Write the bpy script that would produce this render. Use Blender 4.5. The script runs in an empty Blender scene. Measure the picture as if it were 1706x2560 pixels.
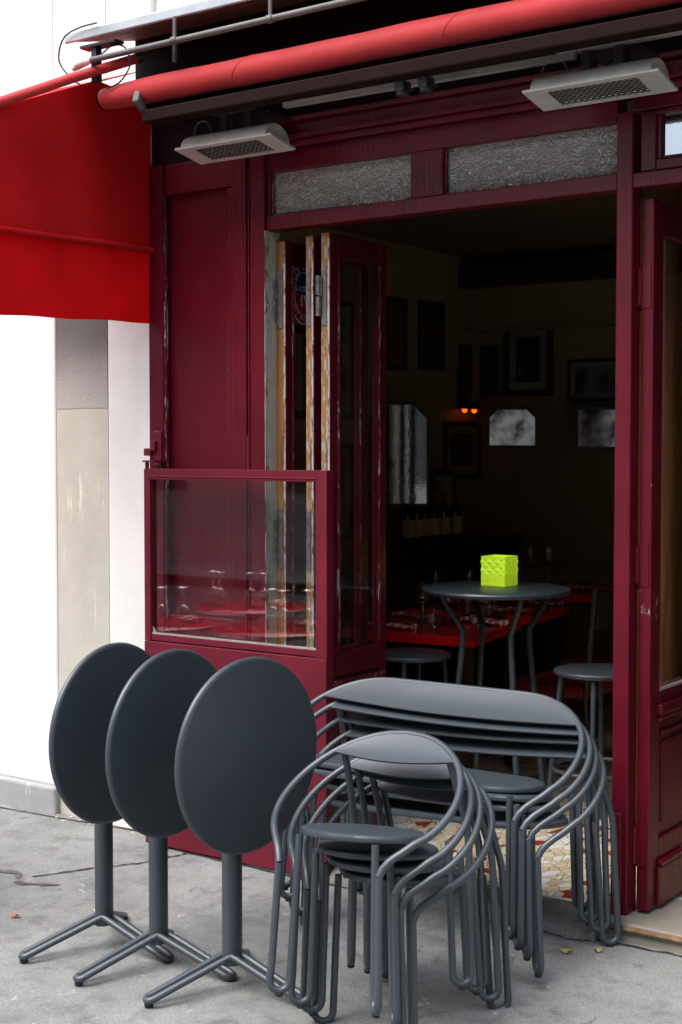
import bpy, bmesh, math, random
from mathutils import Vector, Matrix, Euler
R = math.radians
random.seed(7)
scene = bpy.context.scene
col = scene.collection

# ------------------------------------------------------------------ materials
def node_mat(name):
    m = bpy.data.materials.new(name); m.use_nodes = True
    nt = m.node_tree
    b = nt.nodes['Principled BSDF']
    return m, nt, b

def N(nt, kind, **kw):
    n = nt.nodes.new(kind)
    for k, v in kw.items():
        if k in ('operation', 'blend_type', 'data_type', 'feature', 'distance', 'noise_dimensions', 'wave_type', 'bands_direction', 'wave_profile', 'interpolation_type', 'normalize'):
            setattr(n, k, v)
        else:
            n.inputs[k].default_value = v
    return n

def coords(nt, scale=(1, 1, 1), kind='Object'):
    tc = nt.nodes.new('ShaderNodeTexCoord'); mp = nt.nodes.new('ShaderNodeMapping')
    mp.inputs['Scale'].default_value = scale
    nt.links.new(tc.outputs[kind], mp.inputs['Vector'])
    return mp.outputs['Vector']

def ramp(nt, fac, stops, interp='LINEAR'):
    r = nt.nodes.new('ShaderNodeValToRGB'); r.color_ramp.interpolation = interp
    e = r.color_ramp.elements
    while len(e) > 1: e.remove(e[-1])
    e[0].position = stops[0][0]; e[0].color = (*stops[0][1], 1)
    for p, c in stops[1:]:
        x = e.new(p); x.color = (*c, 1)
    nt.links.new(fac, r.inputs['Fac'])
    return r.outputs['Color']

def mixc(nt, fac, a, b, mode='MIX'):
    m = nt.nodes.new('ShaderNodeMix'); m.data_type = 'RGBA'; m.blend_type = mode
    for sock, v in ((0, fac), (6, a), (7, b)):
        if hasattr(v, 'is_output'): nt.links.new(v, m.inputs[sock])
        elif sock == 0: m.inputs[0].default_value = v
        else: m.inputs[sock].default_value = (*v, 1)
    return m.outputs[2]

def bump(nt, b, height, strength=.2, dist=.01, prev=None):
    n = nt.nodes.new('ShaderNodeBump'); n.inputs['Strength'].default_value = strength; n.inputs['Distance'].default_value = dist
    nt.links.new(height, n.inputs['Height'])
    if prev: nt.links.new(prev, n.inputs['Normal'])
    nt.links.new(n.outputs['Normal'], b.inputs['Normal'])
    return n.outputs['Normal']

def plain(name, c, rough=.5, metal=0., var=.12, vscale=6, bscale=60, bstr=.1, bdist=.003, spec=.5, coat=0., stretch=(1, 1, 1), rvar=.12):
    m, nt, b = node_mat(name)
    v = coords(nt, stretch)
    n = N(nt, 'ShaderNodeTexNoise', Scale=vscale, Detail=5); nt.links.new(v, n.inputs['Vector'])
    lo = tuple(x * (1 - var) for x in c); hi = tuple(min(1, x * (1 + var)) for x in c)
    nt.links.new(ramp(nt, n.outputs['Fac'], [(.3, lo), (.7, hi)]), b.inputs['Base Color'])
    mr = nt.nodes.new('ShaderNodeMapRange'); mr.inputs['To Min'].default_value = max(.02, rough - rvar); mr.inputs['To Max'].default_value = min(1, rough + rvar)
    nt.links.new(n.outputs['Fac'], mr.inputs['Value']); nt.links.new(mr.outputs['Result'], b.inputs['Roughness'])
    b.inputs['Metallic'].default_value = metal; b.inputs['Specular IOR Level'].default_value = spec
    b.inputs['Coat Weight'].default_value = coat; b.inputs['Coat Roughness'].default_value = .15
    if bstr:
        k = N(nt, 'ShaderNodeTexNoise', Scale=bscale, Detail=3); nt.links.new(v, k.inputs['Vector'])
        bump(nt, b, k.outputs['Fac'], bstr, bdist)
    return m

def painted_wood(name, c, chips=.0, rough=.34, chip_col=(.5, .44, .42), spec=.3):
    """brushed gloss paint: vertical brush grain, slightly worn, chipped pale where chips > 0"""
    m, nt, b = node_mat(name)
    v = coords(nt, (1, 1, 1)); vs = coords(nt, (30, 30, 2.2))
    n = N(nt, 'ShaderNodeTexNoise', Scale=2.3, Detail=6, Roughness=.65); nt.links.new(v, n.inputs['Vector'])
    g = N(nt, 'ShaderNodeTexNoise', Scale=3, Detail=4); nt.links.new(vs, g.inputs['Vector'])
    base = ramp(nt, n.outputs['Fac'], [(.28, tuple(x * .68 for x in c)), (.5, c), (.74, tuple(x * 1.3 for x in c))])
    f = N(nt, 'ShaderNodeTexNoise', Scale=85, Detail=5, Roughness=.7); nt.links.new(v, f.inputs['Vector'])
    if chips:
        vc = coords(nt, (150, 150, 22))
        q = N(nt, 'ShaderNodeTexNoise', Scale=1, Detail=5, Roughness=.75); nt.links.new(vc, q.inputs['Vector'])
        big = N(nt, 'ShaderNodeTexNoise', Scale=3.5, Detail=2); nt.links.new(v, big.inputs['Vector'])
        ad = N(nt, 'ShaderNodeMath', operation='MULTIPLY_ADD'); ad.inputs[1].default_value = .45
        nt.links.new(big.outputs['Fac'], ad.inputs[0]); nt.links.new(q.outputs['Fac'], ad.inputs[2])
        t = 1.02 - chips * .3
        msk = ramp(nt, ad.outputs[0], [(t - .02, (0, 0, 0)), (t + .02, (1, 1, 1))])
        base = mixc(nt, msk, base, chip_col)
    nt.links.new(base, b.inputs['Base Color'])
    b.inputs['Specular IOR Level'].default_value = spec
    mr = nt.nodes.new('ShaderNodeMapRange'); mr.inputs['To Min'].default_value = rough - .1; mr.inputs['To Max'].default_value = rough + .14
    nt.links.new(n.outputs['Fac'], mr.inputs['Value']); nt.links.new(mr.outputs['Result'], b.inputs['Roughness'])
    p = bump(nt, b, g.outputs['Fac'], .3, .005)
    bump(nt, b, f.outputs['Fac'], .06, .003, p)
    return m

def raw_wood(name, c1, c2, rough=.6, axis=2, chips=None):
    m, nt, b = node_mat(name)
    sc = [38, 38, 38]; sc[axis] = 2.2
    v = coords(nt, tuple(sc))
    n = N(nt, 'ShaderNodeTexNoise', Scale=1.2, Detail=7, Roughness=.62, Distortion=.6); nt.links.new(v, n.inputs['Vector'])
    colr = ramp(nt, n.outputs['Fac'], [(.3, c1), (.52, c2), (.7, tuple(x * 1.2 for x in c2))])
    if chips:
        vo = coords(nt, (60, 60, 14))
        q = N(nt, 'ShaderNodeTexNoise', Scale=1, Detail=5, Roughness=.7); nt.links.new(vo, q.inputs['Vector'])
        colr = mixc(nt, ramp(nt, q.outputs['Fac'], [(.52, (0, 0, 0)), (.57, (1, 1, 1))]), colr, chips)
    nt.links.new(colr, b.inputs['Base Color']); b.inputs['Roughness'].default_value = rough
    bump(nt, b, n.outputs['Fac'], .3, .003)
    return m

def glass_mat(name, tint=(1, 1, 1), rough=.01, ior=1.5, dirt=.0, bumpy=0.):
    """clear pane: see-through plus fresnel reflection"""
    m = bpy.data.materials.new(name); m.use_nodes = True; nt = m.node_tree
    for n in list(nt.nodes): nt.nodes.remove(n)
    out = nt.nodes.new('ShaderNodeOutputMaterial')
    t = nt.nodes.new('ShaderNodeBsdfTransparent'); t.inputs['Color'].default_value = (*tint, 1)
    g = nt.nodes.new('ShaderNodeBsdfGlossy'); g.inputs['Roughness'].default_value = rough
    ge = nt.nodes.new('ShaderNodeNewGeometry'); dp = nt.nodes.new('ShaderNodeVectorMath'); dp.operation = 'DOT_PRODUCT'
    nt.links.new(ge.outputs['Normal'], dp.inputs[0]); nt.links.new(ge.outputs['Incoming'], dp.inputs[1])
    ab = N(nt, 'ShaderNodeMath', operation='ABSOLUTE'); nt.links.new(dp.outputs['Value'], ab.inputs[0])
    iv = N(nt, 'ShaderNodeMath', operation='SUBTRACT'); iv.inputs[0].default_value = 1; nt.links.new(ab.outputs[0], iv.inputs[1])
    pw = N(nt, 'ShaderNodeMath', operation='POWER'); pw.inputs[1].default_value = 5; nt.links.new(iv.outputs[0], pw.inputs[0])
    f0 = ((ior - 1) / (ior + 1)) ** 2
    fr = N(nt, 'ShaderNodeMath', operation='MULTIPLY_ADD'); fr.inputs[1].default_value = 1 - f0; fr.inputs[2].default_value = f0; nt.links.new(pw.outputs[0], fr.inputs[0])
    mx = nt.nodes.new('ShaderNodeMixShader')
    nt.links.new(fr.outputs[0], mx.inputs[0]); nt.links.new(t.outputs[0], mx.inputs[1]); nt.links.new(g.outputs[0], mx.inputs[2])
    last = mx.outputs[0]
    if bumpy:
        v = coords(nt, (1, 1, 1)); k = N(nt, 'ShaderNodeTexNoise', Scale=2.2, Detail=2); nt.links.new(v, k.inputs['Vector'])
        bn = nt.nodes.new('ShaderNodeBump'); bn.inputs['Strength'].default_value = bumpy; bn.inputs['Distance'].default_value = .02
        nt.links.new(k.outputs['Fac'], bn.inputs['Height']); nt.links.new(bn.outputs[0], g.inputs['Normal'])
    if dirt:
        d = nt.nodes.new('ShaderNodeBsdfDiffuse'); d.inputs['Color'].default_value = (.5, .47, .44, 1)
        v = coords(nt, (1, 1, 1)); k = N(nt, 'ShaderNodeTexNoise', Scale=7, Detail=6, Roughness=.7); nt.links.new(v, k.inputs['Vector'])
        mm = nt.nodes.new('ShaderNodeMapRange'); mm.inputs['From Min'].default_value = .42; mm.inputs['From Max'].default_value = .8; mm.inputs['To Max'].default_value = dirt
        nt.links.new(k.outputs['Fac'], mm.inputs['Value'])
        m2 = nt.nodes.new('ShaderNodeMixShader'); nt.links.new(mm.outputs[0], m2.inputs[0]); nt.links.new(last, m2.inputs[1]); nt.links.new(d.outputs[0], m2.inputs[2]); last = m2.outputs[0]
    nt.links.new(last, out.inputs['Surface'])
    return m

def hammered_glass():
    m, nt, b = node_mat('hammered_glass')
    b.inputs['Base Color'].default_value = (.4, .405, .38, 1); b.inputs['Roughness'].default_value = .06
    b.inputs['Transmission Weight'].default_value = .25; b.inputs['IOR'].default_value = 2.0; b.inputs['Specular IOR Level'].default_value = .6
    v = coords(nt, (1, 1, 1.5))
    vo = N(nt, 'ShaderNodeTexVoronoi', feature='SMOOTH_F1', Scale=70); vo.inputs['Smoothness'].default_value = .6
    ns = N(nt, 'ShaderNodeTexNoise', Scale=26, Detail=2, Distortion=.7)
    nt.links.new(v, ns.inputs['Vector']); 
    ds = mixc(nt, .12, v, ns.outputs['Color']); nt.links.new(ds, vo.inputs['Vector'])
    p = bump(nt, b, vo.outputs['Distance'], .8, .011)
    bump(nt, b, ns.outputs['Fac'], .16, .014, p)
    return m

def mosaic_floor():
    m, nt, b = node_mat('broken_tile_mosaic')
    v = coords(nt, (1, 1, 1))
    a = N(nt, 'ShaderNodeTexVoronoi', feature='F1', Scale=20); e = N(nt, 'ShaderNodeTexVoronoi', feature='DISTANCE_TO_EDGE', Scale=20)
    fl = nt.nodes.new('ShaderNodeMapping'); fl.inputs['Scale'].default_value = (1.25, .85, 0); fl.inputs['Rotation'].default_value = (0, 0, .5); nt.links.new(v, fl.inputs['Vector'])
    for x in (a, e): nt.links.new(fl.outputs[0], x.inputs['Vector'])
    sep = nt.nodes.new('ShaderNodeSeparateColor'); nt.links.new(a.outputs['Color'], sep.inputs[0])
    n = N(nt, 'ShaderNodeTexNoise', Scale=120, Detail=4); nt.links.new(v, n.inputs['Vector'])
    c = ramp(nt, sep.outputs[0], [(0, (.6, .52, .34)), (.3, (.66, .58, .4)), (.56, (.54, .45, .28)), (.6, (.74, .73, .68)), (.83, (.27, .035, .015)), (.92, (.62, .53, .35))], 'CONSTANT')
    c = mixc(nt, .55, c, ramp(nt, n.outputs['Fac'], [(.35, (.62, .62, .62)), (.65, (1, 1, 1))]), 'MULTIPLY')
    g = ramp(nt, e.outputs['Distance'], [(.014, (1, 1, 1)), (.03, (0, 0, 0))])
    nt.links.new(mixc(nt, g, c, (.035, .03, .025)), b.inputs['Base Color'])
    b.inputs['Roughness'].default_value = .42
    bump(nt, b, e.outputs['Distance'], .25, .01)
    return m

def pavement_mat(name='worn_pavement', tone=1.):
    m, nt, b = node_mat(name)
    v = coords(nt)
    n1 = N(nt, 'ShaderNodeTexNoise', Scale=1.6, Detail=8, Roughness=.66, Distortion=.3); n2 = N(nt, 'ShaderNodeTexNoise', Scale=9, Detail=6, Roughness=.7, Distortion=.4)
    n3 = N(nt, 'ShaderNodeTexNoise', Scale=170, Detail=3, Roughness=.7)
    for x in (n1, n2, n3): nt.links.new(v, x.inputs['Vector'])
    k = lambda c: tuple(x * tone * t_ for x, t_ in zip(c, (.965, 1, .985)))
    c = ramp(nt, n1.outputs['Fac'], [(.3, k((.15, .149, .147))), (.46, k((.245, .243, .24))), (.6, k((.285, .282, .278))), (.75, k((.37, .365, .355)))])
    c = mixc(nt, .75, c, ramp(nt, n2.outputs['Fac'], [(.3, (.42, .41, .4)), (.5, (.9, .9, .9)), (.72, (1.0, .99, .97))]), 'MULTIPLY')
    c = mixc(nt, .6, c, ramp(nt, n3.outputs['Fac'], [(.36, (.38, .38, .38)), (.58, (1, 1, 1))]), 'MULTIPLY')
    # scattered darker oily spots
    vo = N(nt, 'ShaderNodeTexVoronoi', feature='F1', Scale=4.3); vd = mixc(nt, .25, v, n2.outputs['Color']); nt.links.new(vd, vo.inputs['Vector'])
    c = mixc(nt, ramp(nt, vo.outputs['Distance'], [(.05, (.75, .75, .75)), (.16, (0, 0, 0))]), c, k((.1, .095, .09)))
    for sc_, th_, tone_ in ((21, .9, k((.42, .41, .39))), (15, .84, k((.08, .078, .075))), (34, .86, k((.12, .115, .11)))):
        q = N(nt, 'ShaderNodeTexVoronoi', feature='F1', Scale=sc_); nt.links.new(vd, q.inputs['Vector']); sp = nt.nodes.new('ShaderNodeSeparateColor'); nt.links.new(q.outputs['Color'], sp.inputs[0])
        near = ramp(nt, q.outputs['Distance'], [(.12, (1, 1, 1)), (.26, (0, 0, 0))]); pick = ramp(nt, sp.outputs[0], [(th_, (0, 0, 0)), (th_ + .01, (.8, .8, .8))])
        c = mixc(nt, mixc(nt, 1., near, pick, 'MULTIPLY'), c, tone_)
    nt.links.new(c, b.inputs['Base Color']); b.inputs['Roughness'].default_value = .78
    p = bump(nt, b, n2.outputs['Fac'], .25, .02)
    bump(nt, b, n3.outputs['Fac'], .35, .004, p)
    return m

def plaster_mat(name, c, stain=.0, scale=3.):
    m, nt, b = node_mat(name)
    v = coords(nt); n = N(nt, 'ShaderNodeTexNoise', Scale=scale, Detail=7, Roughness=.65); f = N(nt, 'ShaderNodeTexNoise', Scale=110, Detail=3)
    for x in (n, f): nt.links.new(v, x.inputs['Vector'])
    colr = ramp(nt, n.outputs['Fac'], [(.3, tuple(x * (.92 - stain) for x in c)), (.55, c), (.72, tuple(min(1, x * (1.04 + stain * .4)) for x in c))])
    if stain > .055:
        vs = coords(nt, (9, 9, 1.2)); s = N(nt, 'ShaderNodeTexNoise', Scale=1.6, Detail=6, Roughness=.7); nt.links.new(vs, s.inputs['Vector'])
        colr = mixc(nt, ramp(nt, s.outputs['Fac'], [(.6, (0, 0, 0)), (.66, (1, 1, 1))]), colr, tuple(min(1, x * 1.35) for x in c))
    nt.links.new(colr, b.inputs['Base Color']); b.inputs['Roughness'].default_value = .88
    p = bump(nt, b, n.outputs['Fac'], .15, .02); bump(nt, b, f.outputs['Fac'], .3, .003, p)
    return m

def gingham():
    m, nt, b = node_mat('gingham_cloth')
    v = coords(nt); s = nt.nodes.new('ShaderNodeSeparateXYZ'); nt.links.new(v, s.inputs[0])
    tot = []
    for i in range(2):
        a = N(nt, 'ShaderNodeMath', operation='MULTIPLY'); a.inputs[1].default_value = 24; nt.links.new(s.outputs[i], a.inputs[0])
        f = N(nt, 'ShaderNodeMath', operation='FRACT'); nt.links.new(a.outputs[0], f.inputs[0])
        g = N(nt, 'ShaderNodeMath', operation='GREATER_THAN'); g.inputs[1].default_value = .5; nt.links.new(f.outputs[0], g.inputs[0]); tot.append(g.outputs[0])
    ad = N(nt, 'ShaderNodeMath', operation='ADD'); nt.links.new(tot[0], ad.inputs[0]); nt.links.new(tot[1], ad.inputs[1])
    hf = N(nt, 'ShaderNodeMath', operation='MULTIPLY'); hf.inputs[1].default_value = .5; nt.links.new(ad.outputs[0], hf.inputs[0])
    nt.links.new(ramp(nt, hf.outputs[0], [(0, (.88, .86, .84)), (.25, (.7, .2, .2)), (.75, (.6, .014, .017))], 'CONSTANT'), b.inputs['Base Color'])
    b.inputs['Roughness'].default_value = .9
    return m

def emit(name, c, s):
    m, nt, b = node_mat(name)
    b.inputs['Base Color'].default_value = (*c, 1); b.inputs['Emission Color'].default_value = (*c, 1); b.inputs['Emission Strength'].default_value = s
    return m

def fabric(name, c, trans=.25, spec=.12):
    m, nt, b = node_mat(name)
    v = coords(nt); n = N(nt, 'ShaderNodeTexNoise', Scale=4, Detail=5); w = N(nt, 'ShaderNodeTexNoise', Scale=320, Detail=2); big = N(nt, 'ShaderNodeTexNoise', Scale=2.6, Detail=2)
    for x in (n, w, big): nt.links.new(v, x.inputs['Vector'])
    cc = ramp(nt, n.outputs['Fac'], [(.3, tuple(x * .88 for x in c)), (.7, tuple(x * 1.08 for x in c))])
    nt.links.new(cc, b.inputs['Base Color']); b.inputs['Roughness'].default_value = .62
    b.inputs['Specular IOR Level'].default_value = spec; b.inputs['Sheen Weight'].default_value = .12 if spec > .2 else 0
    p = bump(nt, b, w.outputs['Fac'], .2, .002); bump(nt, b, big.outputs['Fac'], .5, .03, p)
    if trans:
        out = nt.nodes['Material Output']; t = nt.nodes.new('ShaderNodeBsdfTranslucent'); nt.links.new(cc, t.inputs['Color'])
        mx = nt.nodes.new('ShaderNodeMixShader'); mx.inputs[0].default_value = trans
        nt.links.new(b.outputs[0], mx.inputs[1]); nt.links.new(t.outputs[0], mx.inputs[2]); nt.links.new(mx.outputs[0], out.inputs['Surface'])
    return m

def lime_mat():
    m, nt, b = node_mat('lit_lime_lantern')
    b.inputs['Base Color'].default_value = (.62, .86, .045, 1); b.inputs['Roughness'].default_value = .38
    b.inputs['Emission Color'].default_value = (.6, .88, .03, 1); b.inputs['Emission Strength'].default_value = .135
    return m
def glossy_print():
    m, nt, b = node_mat('old_mirror_print')
    v = coords(nt); n = N(nt, 'ShaderNodeTexNoise', Scale=8, Detail=5, Distortion=.1); nt.links.new(v, n.inputs['Vector'])
    nt.links.new(ramp(nt, n.outputs['Fac'], [(.4, (.75, .78, .78)), (.5, (.4, .42, .42)), (.58, (.1, .1, .1))]), b.inputs['Base Color']); b.inputs['Metallic'].default_value = 1; b.inputs['Roughness'].default_value = .08
    return m
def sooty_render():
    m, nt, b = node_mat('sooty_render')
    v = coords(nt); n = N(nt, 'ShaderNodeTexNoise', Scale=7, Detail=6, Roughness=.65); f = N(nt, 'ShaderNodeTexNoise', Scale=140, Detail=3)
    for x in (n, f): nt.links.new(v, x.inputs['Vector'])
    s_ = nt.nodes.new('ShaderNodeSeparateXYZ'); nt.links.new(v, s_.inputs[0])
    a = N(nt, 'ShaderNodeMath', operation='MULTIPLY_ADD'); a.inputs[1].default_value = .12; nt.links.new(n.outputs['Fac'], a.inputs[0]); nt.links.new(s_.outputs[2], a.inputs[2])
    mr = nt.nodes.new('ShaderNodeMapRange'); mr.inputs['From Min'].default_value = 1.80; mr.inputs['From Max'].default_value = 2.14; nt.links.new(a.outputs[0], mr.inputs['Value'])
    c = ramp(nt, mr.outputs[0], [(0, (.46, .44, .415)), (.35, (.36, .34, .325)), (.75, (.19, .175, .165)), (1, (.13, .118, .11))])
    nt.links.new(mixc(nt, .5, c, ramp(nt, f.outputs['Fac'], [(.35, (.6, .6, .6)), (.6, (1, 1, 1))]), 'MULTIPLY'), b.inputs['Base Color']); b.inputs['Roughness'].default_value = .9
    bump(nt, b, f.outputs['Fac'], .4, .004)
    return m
def real_glass():
    m, nt, b = node_mat('table_glass'); b.inputs['Base Color'].default_value = (.97, .98, .98, 1); b.inputs['Roughness'].default_value = .01
    b.inputs['Transmission Weight'].default_value = 1; b.inputs['IOR'].default_value = 1.5
    return m
MAROON = (.098, .0035, .012)
M = dict(
    paint=painted_wood('maroon_paint', MAROON),
    paint_chip=painted_wood('chipped_maroon_paint', MAROON, chips=.72, chip_col=(.42, .33, .34)),
    paint_edge=painted_wood('lightly_chipped_maroon_paint', MAROON, chips=.36, chip_col=(.42, .33, .34)),
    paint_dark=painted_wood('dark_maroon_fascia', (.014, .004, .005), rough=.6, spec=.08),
    paint_metal=painted_wood('maroon_metal_paint', (.125, .007, .019), rough=.42),
    charcoal=plain('charcoal_powder_coat', (.037, .049, .061), rough=.45, var=.03, vscale=3, bscale=500, bstr=.05, bdist=.001, spec=.65, coat=.15, rvar=.05),
    rubber=plain('black_rubber', (.012, .012, .013), rough=.7),
    red_fabric=fabric('red_awning_fabric', (.74, .02, .024), .6),
    dim_fabric=fabric('dim_awning_fabric', (.62, .014, .018), .3),  # darker, less translucent copy of the red: the curtain's upper shade put into the cloth
    roll_fabric=fabric('rolled_awning_fabric', (.52, .034, .038), 0, .3),
    alu=plain('brown_aluminium', (.017, .0075, .0075), rough=.7, spec=.06),
    grey_metal=plain('painted_grey_steel', (.13, .12, .12), rough=.5, metal=.2, var=.2),
    pale_metal=plain('dusty_grey_metal', (.3, .27, .26), rough=.48, var=.15, vscale=14),
    heater=plain('dirty_white_enamel', (.55, .54, .5), rough=.42, var=.14, vscale=12),
    chrome=plain('polished_reflector', (.75, .73, .7), rough=.16, metal=1., bscale=60, bstr=.25),
    dark_metal=plain('dark_steel', (.05, .048, .048), rough=.45, metal=.6),
    hinge=plain('worn_hinge_steel', (.2, .185, .18), rough=.48, metal=.7, var=.35, vscale=40),
    cable=plain('black_cable', (.015, .015, .018), rough=.5),
    plastic=plain('clear_wrap', (.7, .7, .68), rough=.3, bstr=.5, bscale=40),
    boards=raw_wood('canopy_boards', (.05, .022, .012), (.11, .05, .028), axis=0),
    zinc=plain('zinc_sheet', (.5, .54, .58), rough=.4, metal=.3, var=.15),
    white_wall=plaster_mat('white_plaster', (.79, .785, .755), .05, 2.2),
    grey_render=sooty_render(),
    beige_render=plaster_mat('beige_render', (.52, .49, .42), .07, 4),
    plinth=plaster_mat('grey_plinth', (.34, .345, .35), .12, 6),
    cream_wall=plaster_mat('cream_plaster', (.74, .71, .65), .05),
    stone_front=plaster_mat('pale_stone', (.27, .25, .22), .06),
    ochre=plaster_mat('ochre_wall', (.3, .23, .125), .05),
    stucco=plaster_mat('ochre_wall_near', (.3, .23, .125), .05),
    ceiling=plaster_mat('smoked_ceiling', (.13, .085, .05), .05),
    pavement=pavement_mat(), concrete=pavement_mat('sill_concrete', .95), road=pavement_mat('asphalt', .3),
    mosaic=mosaic_floor(),
    threshold=plain('wet_stone', (.235, .215, .18), rough=.4, var=.35, vscale=5, bscale=80, bstr=.2),
    nosing=plain('rusty_nosing', (.2, .13, .07), rough=.5, metal=.3, var=.5, vscale=18),
    crack=plain('crack_dirt', (.025, .022, .02), rough=.9),
    stain=plain('damp_stain', (.09, .085, .08), rough=.6, var=.3),
    glass=glass_mat('clear_glass', (.97, .98, .98), dirt=.012, ior=1.7),
    old_glass=glass_mat('old_window_glass', (.9, .91, .9), dirt=.02, bumpy=.05),
    ware=real_glass(), picture_glass=glass_mat('picture_glass', (.95, .96, .96), ior=1.7),
    hammered=hammered_glass(),
    mirror=plain('old_mirror', (.8, .82, .8), rough=.03, metal=1., var=.1, bstr=.03, rvar=.01),
    fan_glass=plain('sky_lit_pane', (.36, .40, .44), rough=.05, metal=1., var=.05, bstr=.03, rvar=.02), mirror_print=glossy_print(),
    oak=raw_wood('bare_oak_edge', (.1, .038, .01), (.26, .11, .028), chips=None),
    oak_old=raw_wood('flaking_oak_edge', (.1, .042, .012), (.26, .125, .04), chips=(.34, .3, .26)),
    flake=raw_wood('flaking_white_paint', (.26, .24, .22), (.46, .44, .42), chips=(.12, .05, .02)),
    cream_edge=plaster_mat('stippled_cream', (.42, .41, .32), .1, 30),
    post_wood=raw_wood('varnished_post', (.05, .014, .004), (.12, .036, .008), rough=.3),
    red_lacquer=plain('red_lacquer', (.74, .008, .01), rough=.12, var=.05, bstr=.02, rvar=.04),
    red_seat=plain('red_leather', (.16, .006, .008), rough=.5),
    black_frame=plain('black_frame', (.015, .013, .012), rough=.35),
    dark_wood=raw_wood('dark_cabinet', (.018, .011, .007), (.035, .02, .012), rough=.45),
    mat_board=plain('mount_board', (.36, .38, .36), rough=.8, var=.05),
    lime=lime_mat(),
    gingham=gingham(),
    steel=plain('cutlery_steel', (.6, .6, .6), rough=.18, metal=1.),
    black=plain('black_handle', (.012, .012, .012), rough=.35),
    bottle=plain('dark_bottle_glass', (.008, .014, .008), rough=.08, spec=.7, bstr=0, rvar=.02),
    label=plain('cream_label', (.55, .45, .2), rough=.7),
    bulb=emit('amber_bulb', (1, .11, .008), .9),
    brass=plain('old_brass', (.2, .12, .04), rough=.35, metal=.8),
    sign_blue=plain('enamel_blue', (.012, .018, .11), rough=.25, bstr=0), sign_red=plain('enamel_red', (.36, .012, .02), rough=.25, bstr=0),
    sign_white=plain('enamel_white', (.75, .75, .75), rough=.3, bstr=0),
    leaf_y=plain('yellow_leaf', (.42, .33, .06), rough=.7), leaf_o=plain('brown_leaf', (.42, .14, .05), rough=.7), paper=plain('paper_scrap', (.62, .58, .52), rough=.8),
    window_dark=plain('street_window', (.02, .025, .03), rough=.08, bstr=0),
    candle=emit('candle_flame', (1, .62, .2), 6),
)
def print_mat(name, seed, c1, c2, gloss=.06):
    m, nt, b = node_mat(name)
    v = coords(nt); mp = nt.nodes.new('ShaderNodeMapping'); mp.inputs['Location'].default_value = (seed * 3.7, seed * 1.3, seed * 2.1); nt.links.new(v, mp.inputs['Vector'])
    n = N(nt, 'ShaderNodeTexNoise', Scale=5.5, Detail=5, Roughness=.55); nt.links.new(mp.outputs['Vector'], n.inputs['Vector'])
    nt.links.new(ramp(nt, n.outputs['Fac'], [(.42, c1), (.5, tuple((a + d) / 2 for a, d in zip(c1, c2))), (.56, c2)]), b.inputs['Base Color'])
    b.inputs['Roughness'].default_value = .5; b.inputs['Coat Weight'].default_value = 1; b.inputs['Coat Roughness'].default_value = gloss
    return m

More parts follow.
